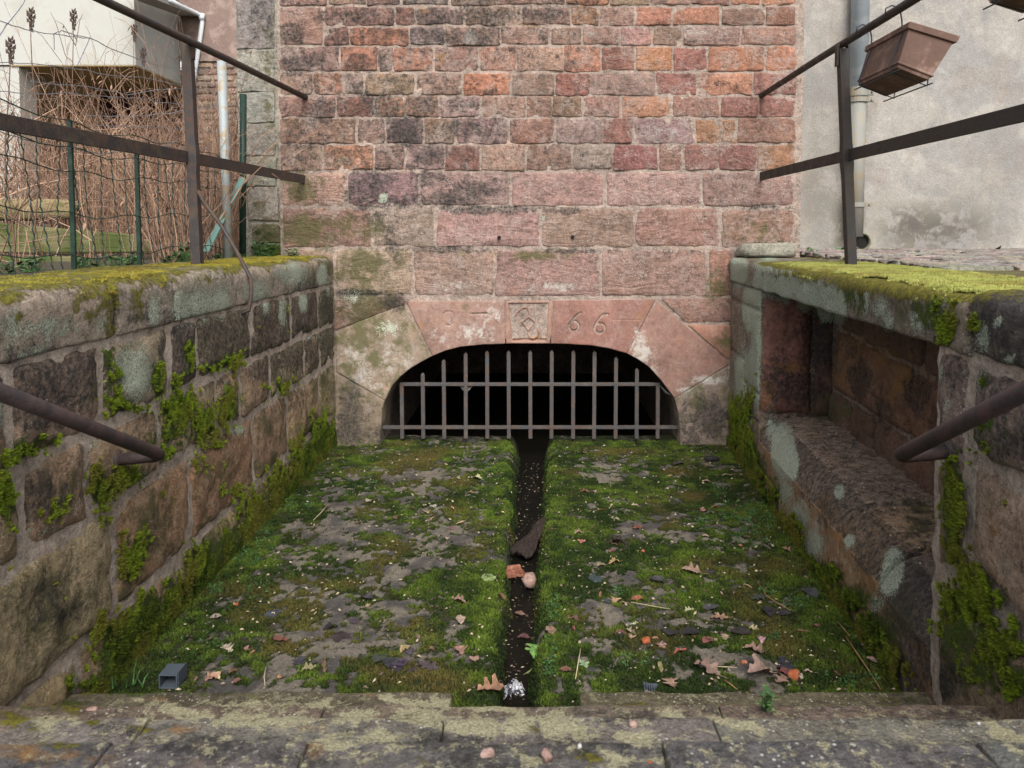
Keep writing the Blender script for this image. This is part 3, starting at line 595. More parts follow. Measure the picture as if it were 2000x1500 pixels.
BIG = [((334, 405), [548, 678, 819, 997, 1182, 1370, 1553], [BUFF, (.25, .17, .15), (.27, .18, .155), ROSE, (.30, .20, .165), (.27, .17, .14)]),
       ((405, 485), [549, 728, 850, 1055, 1240, 1408, 1551], [BROWN, (.28, .195, .155), (.29, .19, .155), (.28, .18, .145), (.28, .17, .14), BROWN]),
       ((485, 580), [560, 653, 807, 966, 1173, 1384, 1432], [BROWN, (.28, .205, .155), (.29, .195, .165), (.28, .19, .16), (.28, .17, .14), BROWN])]
for (y0, y1), js, cs in BIG:
    for i, (x0, x1) in enumerate(zip(js[:-1], js[1:])):
        brick(x0, x1, y0, y1, cs[i], 'ashlar', proud=0.003, bulge=0.004, rough=0.008, jit=0.009, rad=0.03, gap=8.0, edge=0.014, drop=.008, step=0.028)
# arch stones
P_ = lambda *q: [BACK.px(*p) for p in q]
DR = dict(depth=0.34, bulge=0.001, rough=0.0015, jit=0.0012, rad=0.004, edge=0.006, drop=0.004, step=0.03, tilt=0.0)
VCOL, VCOL2 = (.225, .118, .093), (.25, .145, .115)
def strokes_relief(strokes, wd, amp):
    segs = []
    for st in strokes:
        q = [BACK.px(*p) for p in st]
        segs += list(zip(q[:-1], q[1:]))
    def f(U, V):
        P = np.stack([U, V], -1); d = np.full(U.shape, 9.0)
        for a, b in segs:
            ab = b - a; t = np.clip(((P - a) @ ab) / (ab @ ab), 0, 1); d = np.minimum(d, np.linalg.norm(P - (a + t[..., None] * ab), axis=-1))
        return amp * (1 - sstep(wd * 0.3, wd, d))
    return f
def circ(x, y, r, a0=0, a1=360, n=16): return [(x + r * math.cos(R_(a0 + (a1 - a0) * k / n)), y - r * math.sin(R_(a0 + (a1 - a0) * k / n))) for k in range(n + 1)]
f66 = strokes_relief([[(1134, 611), (1129, 614), (1122, 621), (1116, 629)], circ(1121, 637, 9.5), [(1186, 614), (1178, 615), (1172, 620), (1164, 633), (1162, 640)], circ(1171, 641, 10), ], 0.009, -0.015)
fscr = strokes_relief([[(1198, 624.5), (1249, 624.5)]], 0.004, -0.003)
f17 = strokes_relief([circ(876, 619, 11, 140, -70, 10), [(872, 634), (877, 636), (885, 630)], ], 0.008, -0.005)
f7 = strokes_relief([[(922, 613.5), (951, 612.5)]], 0.009, -0.013); f7b = strokes_relief([[(949, 613), (943, 632), (937, 650)]], 0.007, -0.003)
both = lambda *fs: (lambda U, V: sum(f(U, V) for f in fs))
g = 1.1
D2 = dict(DR); D2['step'] = 0.0045
patch('voussoir', BACK, arch_seg(8, 12), P_((793, 588), (985.5, 588)), M['dressed'], facade, (.255, .158, .125), 'back', relief=both(f17, f7, f7b), label='pale arch stone with a worn 7 cut into it', **D2)
patch('voussoir', BACK, P_((1075.5, 671)) + arch_seg(15, 18), P_((1082, 587), (1281, 584.5)), M['dressed'], facade, VCOL, 'back', relief=both(f66, fscr), label='red arch stone cut with the figures 66', **D2)
fk = strokes_relief([[(1007, 616), (1014, 606), (1023, 600), (1030, 602), (1033, 610), (1032, 617)], [(1033, 618), (1045, 630), (1032, 645), (1019, 629), (1033, 618)], [(1031, 645), (1031, 653), (1035, 659), (1042, 661), (1049, 657), (1053, 648), (1051, 644)]], 0.010, 0.017)
def keyrel(U, V):
    q = [BACK.px(*p) for p in ((1000, 664), (1068, 664), (1072, 592), (993, 592))]
    vt, vb = q[3][1], BACK.px(1000, 667)[1]
    tt = (V - q[0][1]) / (vt - q[0][1]); l = q[0][0] + (q[3][0] - q[0][0]) * tt; r = q[1][0] + (q[2][0] - q[1][0]) * tt
    inside = sstep(0, .006, U - l) * sstep(0, .006, r - U) * sstep(0, .006, vt - V) * sstep(0, .006, V - vb)
    Q = np.stack([U, V, U * 0 + 3], -1)
    return -0.019 * inside + inside * (0.014 * (fbm(Q * np.array([45, 70, 1]), 3, 21) - .5)) + fk(U, V)
patch('keystone', BACK, P_((988.5, 671), (1074, 671)), P_((987.5, 587.5), (1080, 587.5)), M['dressed'], facade, (.28, .165, .125), 'back', relief=keyrel, label='keystone carved with a diamond between two hooks', **D2)
patch('voussoir', BACK, P_((752, 781)) + arch_seg(4, 8), P_((657, 726), (655, 650), (700, 628), (786, 597)), M['dressed'], facade, (.25, .19, .14), 'back', extra={'algae': .55, 'soot_dark': .2}, **DR)
patch('springer', BACK, arch_seg(0, 2)[::1] + P_((752, 782)), P_((655, 873), (655, 800), (656, 729)), M['dressed'], facade, (.21, .16, .115), 'back', extra={'algae': .55, 'soot_dark': .4}, **DR)
patch('voussoir', BACK, arch_seg(18, 23), P_((1284, 587), (1330, 629), (1421, 704), (1421, 713)), M['dressed'], facade, VCOL2, 'back', **DR)
patch('springer', BACK, P_((1317.5, 778)) + arch_seg(24, 26), P_((1421, 716), (1423, 800), (1425, 873)), M['dressed'], facade, (.22, .165, .13), 'back', extra={'algae': .55, 'soot_dark': .35}, **DR)
quad('stone', BACK, [(652, 648), (790, 594), (788, 578), (652, 579)], M['tooled'], facade, BROWN, 'back', gap=3, jit=.003)
quad('stone', BACK, [(1338, 630), (1432, 630), (1432, 580), (1288, 582)], M['tooled'], facade, PINK, 'back', gap=4, jit=.003)
quad('stone', BACK, [(1420, 701), (1432, 701), (1432, 634), (1342, 634)], M['dressed'], facade, (.30, .155, .11), 'back', gap=2, jit=.002, rad=.005)
quad('stone', BACK, [(560, 875), (652, 875), (652, 582), (560, 582)], M['tooled'], facade, BROWN, 'back', gap=4, step=.08)
quad('stone', BACK, [(1432, 875), (1556, 875), (1556, 490), (1436, 490)], M['tooled'], facade, BROWN, 'back', gap=4, step=.08)
# two drilled holes drawn as black pegs, their shaded depth put into the colour
for hx, hy in ((975, 464), (1118, 463)):
    mb = MB(); c = BACK.px(hx, hy); mb.tube([(c[0], YW - 0.021, c[1]), (c[0], YW + .01, c[1])], 0.0125, 7); 
    mb.build('drill_hole', simple('hole_shade', (.01, .009, .008), .9) if hx < 1000 else bpy.data.materials['hole_shade'], facade)
# the vault behind the arch
vault_m = M['damp']
n = len(AR); ys = [YW + 0.30, YW + 0.34, YW + 0.9, YW + 1.6, YW + 2.4, YW + 3.2]
V = []; off = [0.0, 0.015, 0.015, .015, .015, .015]
for k, yy in enumerate(ys):
    for i, p in enumerate(AR):
        zz = p[1] + off[k] if i not in (0, n - 1) else -0.4
        V.append((p[0] + (0.008 * k if i > n / 2 else -0.008 * k) * .5, yy, zz + .004 * math.sin(i * 3.1 + k)))
fc = [(k * n + i, k * n + i + 1, (k + 1) * n + i + 1, (k + 1) * n + i) for k in range(len(ys) - 1) for i in range(n - 1)]
fc.append(tuple((len(ys) - 1) * n + i for i in range(n)))
V = np.array(V)
mesh_obj('vault', V, fc, vault_m, facade, True, stain_attrs('none', V, {'soot_dark': .4}), (.2, .15, .12))

# ------------------------------------------------------------------ garden-side retaining wall
Z = lambda dz: 1.32 - dz * UN            # height from "pixels below the eye at the back wall"
lw = empty('retaining_wall', (XL, YW * .6, 0), 'mossy sandstone retaining wall with rounded coping below the garden fence', 'wall')
yl = lambda px: LEFT.px(px, 700)[0]
LC = [((96, 176), [-260, -90, 10, 191, 326, 383, 488, 567, 621, 652], [(.33, .23, .17), (.28, .2, .155), (.30, .21, .165), (.38, .31, .24), (.27, .19, .155), (.31, .22, .175), (.28, .2, .16), (.26, .19, .15), (.28, .21, .15)]),
      ((176, 250), [-300, -110, 28, 160, 300, 416, 465, 525, 592, 623, 652], [(.35, .24, .18), (.35, .24, .18), (.36, .24, .18), (.35, .225, .165), (.38, .28, .2), (.35, .23, .18), (.37, .26, .2), (.33, .235, .17), (.33, .24, .18), (.31, .24, .165)]),
      ((250, 355), [-420, -200, 208, 362, 488, 557, 621, 652], [(.38, .28, .19), (.42, .325, .225), (.42, .26, .175), (.38, .21, .15), (.36, .23, .165), (.39, .28, .2), (.35, .28, .2)]),
      ((355, 425), [-100, 128, 334, 470, 592, 652], [(.36, .25, .18), (.39, .265, .19), (.38, .265, .175), (.33, .225, .14), (.27, .21, .12)])]
LC = [(a_, b_, [(r_, g_ * 1.03, bl_ * .86) for r_, g_, bl_ in c_]) for a_, b_, c_ in LC]
for ri, ((d0, d1), js, cs) in enumerate(LC):
    for i, (x0, x1) in enumerate(zip(js[:-1], js[1:])):
        a, b = yl(x0), yl(x1); g = .013
        j = lambda: (rng.random() - .5) * .012
        if b - a < .04: continue
        z0, z1 = Z(d1), Z(d0)
        mossf = (lambda V: np.clip(0.95 - (V[:, 2] - 0.02) / 0.11, 0, .95)) if ri == 3 else None
        patch('stone', LEFT, [(a + g, z0 + g + j()), (b - g, z0 + g + j())], [(a + g + j(), z1 - g + j()), (b - g + j(), z1 - g + j())], M['rubble'], lw, vary(cs[i % len(cs)], .1), 'left',
              proud=.007, bulge=.008, rough=.013, jit=.009, rad=.02, edge=.014, drop=.012, step=.028, extra={'moss': mossf} if mossf else None)
yA, yB = yl(-420), YW
sheet('mortar', LEFT, np.linspace(yA, yB, 150), -0.1, Z(94), 60, M['mortar_pale'], lw, 'none', h0=.003, rough=.008, extra={'soot_dark': .05, 'lichen': .25})
# coping: rounded stones
sec = lambda top, bw=.46, r=.06, ov=.018: rounded([(-bw, 0), (ov - .004, 0), (ov, top), (-bw, top + .004), (-bw, 0)], [0, .012, r, .02, 0])
cj = [-260, -40, 220, 336, 456, 652]
for i, (x0, x1) in enumerate(zip(cj[:-1], cj[1:])):
    A = (XL, yl(x0), Z(96)); B = (XL, yl(x1) if x1 < 652 else YW - .002, Z(96))
    sweep('coping_stone', A, B, (1, 0, 0), sec((96 - 43.5 + rng.random() * 1.5) * UN), M['rubble'], lw, vary((.37, .305, .235), .06), 'left', step=.028, rough=.008, ends=.02, up_extra={'yellow': .85}, extra=None)

# ------------------------------------------------------------------ house-side wall with the niche and bench
rw = empty('niche_wall', RP0 + RD * 1.5, 'house side wall with mossy coping slab over a recessed stone bench', 'wall')
def Rp(px, py): p = onR(px, py); return p
tR = lambda px, py=700: RIGHT.px(px, py)[0]       # distance along the wall from the back wall
RW_ROT = None
zc0, zc1 = Z(91), Z(46)
t_n0, t_n1 = tR(1485), tR(1834)                   # the niche
t_end = tR(2250)
rin = -RN                                          # into the wall
# coping slabs
csec = rounded([(-.50, 0), (.022 - .006, 0), (.026, zc1 - zc0), (-.50, zc1 - zc0 + .004), (-.50, 0)], [0, .014, .05, .02, 0])
for i, (a, b) in enumerate(((0.0, tR(1478)), (tR(1478), tR(1905)), (tR(1905), t_end))):
    up = {'yellow': 1.05 if i == 1 else .35}
    sweep('coping_stone', RP0 * [1, 1, 0] + RD * a + [0, 0, zc0 + (0.012 if i == 2 else 0)], RP0 * [1, 1, 0] + RD * b + [0, 0, zc0], RN, csec * ([1, 1] if i < 2 else [1, 1.0]), M['rubble'], rw, (.24, .20, .155) if i < 2 else (.10, .085, .075), 'right', step=.025, rough=.007 if i < 2 else .014, ends=.02, up_extra=up)
def rq(name, P, col, mat='rubble', **kw):
    d = dict(gap=7, proud=.008, bulge=.012, rough=.011, jit=.009, rad=.03, edge=.018, drop=.016, step=.03); d.update(kw)
    return quad(name, RIGHT, P, M[mat], rw, vary(col, .05), 'right', **d)
# the pilaster between back wall and niche
def rz(a, b, z0, z1, col, **kw):
    d = dict(proud=.006, bulge=.006, rough=.008, jit=.005, rad=.015, edge=.012, drop=.012, step=.03); d.update(kw); g = .005
    return patch('stone', RIGHT, [(a + g, z0 + g), (b - g, z0 + g)], [(a + g, z1 - g), (b - g, z1 - g)], M['rubble'], rw, vary(col, .05), 'right', **d)
b_top = .385
rz(0, t_n0, Z(127), zc0, (.25, .21, .165)); rz(0, t_n0 * .55, b_top + .22, Z(127), (.24, .2, .15)); rz(t_n0 * .55, t_n0, b_top + .1, Z(127), (.27, .22, .17)); rz(0, t_n0 * .55, b_top - .12, b_top + .22, (.24, .2, .15)); rz(t_n0 * .55, t_n0, b_top - .05, b_top + .1, (.25, .2, .15))
rz(0, t_n0 * .5, -.1, b_top - .12, (.2, .17, .11), depth=.1); rz(t_n0 * .5, t_n0, -.1, b_top - .05, (.2, .16, .10), depth=.1)
# near wall beside the steps
rq('stone', [(1834, 893), (1890, 893), (1893, 696), (1836, 684)], (.26, .19, .165), gap=5)
rq('stone', [(1834, 1114), (1886, 1114), (1890, 897), (1834, 897)], (.27, .2, .15), gap=6)
rq('stone', [(1910, 892), (2090, 972), (2090, 772), (1893, 700)], (.27, .205, .17), rough=.018, gap=8)
rq('stone', [(1895, 1080), (2090, 1335), (2090, 985), (1900, 903)], (.40, .275, .2), gap=9)
rq('stone', [(1838, 1420), (2090, 1480), (2090, 1345), (1838, 1122)], (.26, .2, .13), gap=9, rough=.014)
rq('stone', [(2098, 1000), (2250, 1060), (2250, 820), (2098, 780)], BROWN, step=.06); rq('stone', [(2098, 1400), (2250, 1440), (2250, 1070), (2098, 1010)], BROWN, step=.06)
sheet('mortar', RIGHT, np.linspace(0, t_n0, 30), -0.1, zc0, 50, M['mortar_dark'], rw, 'right', h0=-.004, rough=.006)
sheet('mortar', RIGHT, np.linspace(t_n1, t_end, 40), -0.1, zc0 + .03, 50, M['mortar_pale'], rw, 'none', h0=.001, rough=.010, extra={'soot_dark': .15, 'lichen': .2})
# niche: far cheek, near cheek, back, all in stones
nd_ = .36
C0 = RP0 * [1, 1, 0] + RD * t_n0; C1 = RP0 * [1, 1, 0] + RD * t_n1
CHEEK = Plane(C0, (1, 0, 0), (0, 0, 1), (0, -1, 0)); 
BK = Plane(C0 + rin * nd_, RD, (0, 0, 1), RN)
zb = b_top - .02
def pl(plane, a, b, z0, z1, col, mat='damp', key='right', **kw):
    d = dict(proud=.01, bulge=.016, rough=.016, jit=.008, rad=.03, edge=.02, drop=.016, step=.03); d.update(kw); g = .006
    return patch('stone', plane, [(a + g, z0 + g), (b - g, z0 + g)], [(a + g, z1 - g), (b - g, z1 - g)], M[mat], rw, vary(col, .06), key, **d)
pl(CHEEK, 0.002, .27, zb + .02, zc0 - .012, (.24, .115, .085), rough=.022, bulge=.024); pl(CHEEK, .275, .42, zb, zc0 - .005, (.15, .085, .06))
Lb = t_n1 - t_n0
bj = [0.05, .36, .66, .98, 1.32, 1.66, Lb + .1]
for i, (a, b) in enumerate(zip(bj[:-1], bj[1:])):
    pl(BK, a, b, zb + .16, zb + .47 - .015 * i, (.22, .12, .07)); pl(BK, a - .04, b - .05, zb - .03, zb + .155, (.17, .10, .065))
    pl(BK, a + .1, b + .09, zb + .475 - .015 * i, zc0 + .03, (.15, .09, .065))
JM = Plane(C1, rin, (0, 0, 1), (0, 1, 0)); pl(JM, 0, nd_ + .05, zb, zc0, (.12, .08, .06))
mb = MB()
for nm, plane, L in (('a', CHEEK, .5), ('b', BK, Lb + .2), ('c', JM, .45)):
    sheet('mortar', plane, np.linspace(0, L, 30), zb - .35, zc0 + .02, 24, M['mortar_dark'], rw, 'right', h0=-.006, rough=.012, extra={'soot_dark': .45})  # mortar inside the niche is set darker
# bench slabs with a worn nose
bsec = lambda z, r: rounded([(.006, -.1), (.0, z - .02), (-.012, z), (-.20, z + .012), (-nd_ - .03, z + .02)], [0, .10, r, .05, 0])
BL = [(t_n0 - .02, tR(1640, 1000), b_top - .02, .05, (.38, .28, .21)), (tR(1640, 1000), tR(1716, 1100), b_top - .035, .06, (.42, .29, .185)), (tR(1716, 1100), t_n1 + .015, b_top - .055, .06, (.26, .2, .16))]
for a, b, z, r, c in BL:
    S = rounded([(.004, -.1), (.002, z * .66), (-.035, z * .86), (-.105, z), (-.2, z + .004), (-nd_ - .03, z + .012)], [0, .004, .03, .05, .05, 0])
    sweep('bench_slab', RP0 * [1, 1, 0] + RD * a, RP0 * [1, 1, 0] + RD * b, RN, S, M['damp'], rw, c, 'right', step=.018, rough=.0045, ends=.010, extra={'soot_dark': lambda P, z=z: np.where(P[:, 2] > z * .67, np.where(P[:, 2] > z * .97, .5, 1.1), 0.), 'ochre': lambda P, z=z: np.where((P[:, 2] < z * .66) & (P[:, 2] > .05), .85, 0.)})

# ------------------------------------------------------------------ the steps in front
st = empty('stone_stairs', (0, 1.9, 0), 'worn lichen spotted stone steps crossing the whole lower edge', 'stairs')
xr = lambda y: RP0[0] + RD[0] * (y - RP0[1]) / RD[1] + .03
STEPS = []
# (pixel y of the tread's far edge, pixels below the eye, joints in px)
for ye, dz, js in ((1347, 386, None), (1371, 334, (-200, 640, 1400, 2200)), (1394, 284, (-300, 300, 870, 1388, 2000, 2400)), (1438, 233, (-400, 225, 607, 1290, 1900, 2500)), (1496, 183, (-500, 420, 1000, 1700, 2600))):
    z = Z(dz); yfar = onZ(1039, ye, z)[1]; STEPS.append((yfar, z, js))
STEPS.append((STEPS[-1][0] - .30, Z(133), (-700, 200, 1039, 1900, 2700)))
XS0 = XL + .012
gut0, gut1 = onY(885, 1347, STEPS[0][0])[0], onY(1130, 1347, STEPS[0][0])[0]
for k, (yf, z, js) in enumerate(STEPS):
    ynext = STEPS[k + 1][0] if k + 1 < len(STEPS) else yf - .5
    dpt = yf - ynext + .05
    prev = STEPS[k - 1][1] if k else -.02
    S = rounded([(0, prev - z - .06), (0, -.012), (-.012, 0), (-dpt, .002)], [0, 0, .012, 0], 3)
    if js is None: spans = [(XS0, gut0), (gut1, xr(yf))]
    else:
        xs = [XS0] + [onY(j, 1400, yf)[0] for j in js[1:-1]] + [xr(yf)]; xs = [q for q in xs if XS0 <= q <= xr(yf) + .001]; spans = [(a, b) for a, b in zip(xs[:-1], xs[1:]) if b - a > .03]
    for a, b in spans:
        c = [(.12, .095, .06), (.15, .112, .085), (.175, .16, .135), (.118, .112, .104), (.17, .16, .142), (.16, .145, .125)][k]
        sweep('step_slab', (a, yf, z), (b, yf, z), (0, 1, 0), S, M['step'], st, vary(c, .1), 'step', step=.024, rough=.006, ends=.004, closed_gap=.0012, extra={'cream': .30, 'moss': .22 if k < 2 else .05})
# ------------------------------------------------------------------ floor with its gutter
yF0, yF1 = STEPS[0][0] - .08, YW + .22
ny, nx = 190, 330
xs_ = np.unique(np.concatenate([np.linspace(XL - .03, RP0[0] + .08, 210), np.linspace(-.26, .2, 110)])); nx = len(xs_)
ys_ = np.linspace(yF0, yF1, ny); GX, GY = np.meshgrid(xs_, ys_)
def gut_edges(Y):
    r = Y / YW; cl = np.interp(r, [.4, .485, .571, .717, .96, 1.1], [-29, -29, -28, -27.5, -26, -26]) * UN; cr = np.interp(r, [.4, .485, .571, .717, .96, 1.1], [-2, -1, 2.5, 12, 25, 28]) * UN
    return cl, cr
def floor_z(X, Y):
    cl, cr = gut_edges(Y); r = Y / YW
    wob = (fbm(np.stack([X * 0, Y * 9, X * 0], -1), 3, 31) - .5) * .03
    cl = cl + wob; cr = cr + (fbm(np.stack([X * 0, Y * 9 + 7, X * 0], -1), 3, 32) - .5) * .03
    dl = cl - X; dr = X - cr; d = np.where(X < (cl + cr) / 2, dl, dr)        # >0 on the slabs
    bank = np.interp(r, [.45, .6, 1.0], [.05, .058, .07])
    prof = np.clip((d + .01) / bank, 0, 1); prof = 1 - (1 - prof) ** 2.2
    z = -.125 * (1 - prof)
    P = np.stack([X, Y, X * 0 + 2], -1)
    z = z + (.020 * (fbm(P * 2.6, 3, 33) - .5) + .016 * (fbm(P * 11, 4, 34) - .5) + .008 * (fbm(P * 45, 2, 35) - .5)) * (.35 + .65 * prof)
    return z, d
GZ, GD = floor_z(GX, GY)
def hitfloor(px, py):
    p = onZ(px, py, 0.0)
    for _ in range(3):
        z = floor_z(np.array([p[0]]), np.array([p[1]]))[0][0]; p = onZ(px, py, float(z))
    return p
BARE = [(735, 1030, 90, 26, 1), (800, 1055, 70, 18, .9), (720, 1075, 80, 22, 1), (760, 1120, 90, 30, 1.1), (830, 1100, 60, 20, .9), (700, 1150, 60, 30, .7), (660, 1180, 50, 30, .8), (760, 1190, 70, 26, .9), (650, 1265, 50, 30, .9), (585, 1230, 60, 24, .6), (800, 1270, 60, 18, .5), (690, 985, 60, 14, .7), (830, 925, 70, 12, .8), (860, 960, 60, 10, .6), (640, 970, 60, 12, .6), (850, 1030, 40, 16, .7), (880, 1180, 40, 14, .6),
        (1180, 1192, 46, 16, 1.1), (1240, 1218, 46, 14, .9), (1300, 1180, 50, 14, .5), (1300, 1090, 40, 12, .6), (1230, 1030, 60, 14, .6), (1400, 1105, 60, 14, .6), (1430, 1215, 60, 16, 1.0), (1380, 1280, 50, 20, .8), (1210, 1330, 40, 26, .8), (1320, 1330, 50, 18, .5), (1180, 930, 70, 12, .5), (1330, 1050, 80, 16, .5), (1480, 1310, 60, 18, .6), (1200, 1260, 60, 14, .5), (1090, 1000, 30, 14, .5), (690, 880, 60, 10, 1.0), (660, 905, 40, 14, .8), (1400, 880, 60, 10, 1.0), (560, 1300, 60, 20, .5), (480, 1310, 30, 14, .4), (1560, 1250, 40, 20, .4), (1100, 1250, 26, 20, .3)]
def moss_density(X, Y, Zz, D):
    P = np.stack([X, Y, X * 0 + 4], -1)
    n1 = fbm(P * 3.2, 4, 41); n2 = fbm(P * 13, 4, 42); n3 = fbm(P * 50, 2, 43)
    m = .70 + (n1 - .5) * 1.3 + (n2 - .5) * 1.5 + (n3 - .5) * 1.3
    px, py = proj(np.stack([X, Y, Zz], -1).reshape(-1, 3)); px = px.reshape(X.shape); py = py.reshape(X.shape)
    B = np.zeros(X.shape)
    for bx, by, rx, ry, s_ in BARE: B = np.maximum(B, s_ * np.clip(1.35 * (1 - .72 * np.sqrt(((px - bx) / rx) ** 2 + ((py - by) / ry) ** 2)), 0, 1))
    m = m - .56 * B
    m = m + .35 * np.clip(1 - np.abs(D - .05) / .12, 0, 1) - 1.2 * sstep(.0, -.035, D)
    edge = np.minimum(X - XL, xr(Y) - .03 - X); m = m + .35 * np.clip(1 - edge / .35, 0, 1)
    return m
GM = moss_density(GX, GY, GZ, GD)
V = np.stack([GX, GY, GZ], -1).reshape(-1, 3); idx = np.arange(nx * ny).reshape(ny, nx)
Fq = np.stack([idx[:-1, :-1], idx[:-1, 1:], idx[1:, 1:], idx[1:, :-1]], -1).reshape(-1, 4)
def floor_mat():
    k = NT('mossy_floor'); P = k.pos(); m = k.attr('moss')['Fac']; wet = k.attr('wet')['Fac']
    n = k.noise(P, 30.0, 7, .72, .3); f = k.noise(P, 170.0, 5, .7); b = k.noise(P, 6.0, 5, .65, .4); g = k.noise(P, 600.0, 2, .6)
    mm = k.ramp(k.math('ADD', m, k.math('MULTIPLY', k.math('SUBTRACT', n, .5), 1.3)), .38, .62)
    stone = k.mix(k.ramp(b, .42, .58), (.225, .195, .15), (.085, .078, .072))
    stone = k.mix(k.ramp(n, .5, .68), stone, (.075, .055, .05))
    stone = k.mix(1.0, stone, k.math('MAXIMUM', .15, k.math('ADD', k.math('MULTIPLY_ADD', f, 1.8, -.15), k.math('MULTIPLY_ADD', n, 1.4, -.7))), 'MULTIPLY')
    stone = k.mix(k.math('MULTIPLY', k.ramp(g, .62, .68), .35), stone, (.42, .37, .29))
    moss = k.mix(k.ramp(f, .3, .7), (.007, .014, .004), (.035, .055, .010))
    moss = k.mix(k.ramp(b, .45, .66, 0, .7), moss, k.mix(f, (.03, .022, .010), (.095, .075, .02)))
    c = k.mix(mm, stone, moss)
    c = k.mix(k.ramp(wet, .2, .9), c, k.mix(1.0, c, (.20, .22, .23), 'MULTIPLY'))
    k.color(c); k.rough(k.ramp(wet, .2, .9, .88, .45))
    h = k.math('ADD', k.math('MULTIPLY', f, .7), k.math('ADD', k.math('MULTIPLY', n, .8), k.math('MULTIPLY', k.math('MULTIPLY', mm, f), 1.2)))
    k.bump(h, .8, .016)
    return k.m
wetA = sstep(.05, -.02, GD) + .0 * GD
fl = mesh_obj('basin_floor', V, np.ascontiguousarray(Fq), floor_mat(), None, True, {'moss': GM.ravel(), 'wet': np.clip(wetA, 0, 1).ravel()}, origin=(0, 3.4, 0)); tag(fl, kind='structure')
# water in the gutter and in the drain
def water_mat():
    k = NT('dark_still_water'); P = k.pos(); k.color((.007, .0065, .005)); k.rough(.30); k.b.inputs['Specular IOR Level'].default_value = .05
    n = k.noise(P, 22.0, 4, .6, .4); k.bump(n, .25, .008); return k.m
WM = water_mat()
wy = np.linspace(yF0, YW + .5, 40); cl, cr = gut_edges(wy)
V = np.concatenate([np.stack([cl - .035, wy, wy * 0 - .098], 1), np.stack([cr + .035, wy, wy * 0 - .098], 1)])
wt = mesh_obj('water', V, [(i, 40 + i, 41 + i, i + 1) for i in range(39)], WM, None); tag(wt, kind='structure')
mb = MB(); mb.box((au[0] - .1, YW + .20, -.5), (au[-1] + .1, YW + 3.2, -.13)); dw = mb.build('drain_water', WM); tag(dw, kind='structure')

# ------------------------------------------------------------------ ground behind the walls
gm = simple('garden_soil', (.085, .065, .045), .95, var=.6, sc=9, c2=(.06, .07, .03), bump=.8, bd=.03)
def ground_sheet():
    gz = Z(46); V = []; Fc = []
    def add(x0, x1, y0, y1, z):
        b = len(V); V.extend([(x0, y0, z), (x1, y0, z), (x1, y1, z), (x0, y1, z)]); Fc.append((b, b + 1, b + 2, b + 3))
    xl = XL - .40; 
    add(-80, xl, -80, 120, gz); add(xl, 80, YW + .44, 120, gz - .006)
    add(xl, 80, -80, STEPS[-1][0] - .35, Z(133) - .004)
    b = len(V); V.extend([(xr(.9) + .4, STEPS[-1][0] - .35, gz), (80, STEPS[-1][0] - .35, gz), (80, YW + .44, gz), (RP0[0] + .46, YW + .44, gz)]); Fc.append((b, b + 1, b + 2, b + 3))
    b = len(V); V.extend([(xl, STEPS[-1][0] - .35, gz), (XL - .35, STEPS[-1][0] - .35, gz), (XL - .35, yl(-260), gz), (xl, yl(-260), gz)]); Fc.append((b, b + 1, b + 2, b + 3))
    o = mesh_obj('ground', V, Fc, gm, None, False); tag(o, kind='structure')
ground_sheet()

# ------------------------------------------------------------------ iron grille in the arch
GY_ = YW + .07
gp = lambda x, y: onY(x, y, GY_)
gr = empty('iron_grille', gp(1036, 855), 'grey iron grille of pointed bars closing the dark arched drain', 'grille')
bx_ = [786, 827, 868, 910, 952, 994, 1036, 1077, 1119, 1160, 1202, 1243, 1284]
tops = [747, 728, 702, 688, 685, 685, 685, 684, 684, 685, 697, 719, 752]
for i, (x, t) in enumerate(zip(bx_, tops)):
    a = gp(x, 856); b = gp(x - .5, t); hw = 3.8 * UN; ld = (rng.random() - .5) * .004
    mb = MB(); P = []
    tip = i not in (0, 12)
    zt = b[2] - (.012 if tip else 0)
    for z, dx in ((a[2], 0), (zt, ld)):
        P += [(a[0] + dx - hw, GY_ - hw, z), (a[0] + dx + hw, GY_ - hw, z), (a[0] + dx + hw, GY_ + hw, z), (a[0] + dx - hw, GY_ + hw, z)]
    fs = [(0, 3, 2, 1), (0, 1, 5, 4), (1, 2, 6, 5), (2, 3, 7, 6), (3, 0, 4, 7)]
    if tip: P.append((a[0] + ld, GY_, b[2] + .003)); fs += [(4, 5, 8), (5, 6, 8), (6, 7, 8), (7, 4, 8)]
    else: fs.append((4, 5, 6, 7))
    mb.add(P, fs); mb.build('bar', M['grille'], gr, bevel=.0015)
for x0, x1, y in ((781, 1289, 750), (742, 1331, 834)):
    a, b = gp(x0, y), gp(x1, y); mb = MB(); mb.bar(a + [0, -.003, 0], b + [0, -.003, 0], .020, .021); mb.build('crossbar', M['grille'], gr, bevel=.0015)
# old webs on the grille
def web(x0, y0, x1, y1, x2, y2, name='cobweb'):
    A, B, C_ = gp(x0, y0), gp(x1, y1), gp(x2, y2); mb = MB()
    for k in range(6):
        t = (k + 1) / 6; p = A + (B - A) * t; q = A + (C_ - A) * t; m = (p + q) / 2 * .8 + A * .2; mb.tube([p, m, q], .0009, 3)
    for t in (0, .33, .66, 1): mb.tube([A, B + (C_ - B) * t], .0008, 3)
    return mb
webm = simple('grey_cobweb', (.32, .32, .33), .9)
for tri in ((910, 768, 896, 752, 924, 752), (1300, 768, 1288, 752, 1312, 772)):
    web(*tri).build('cobweb', webm, gr)

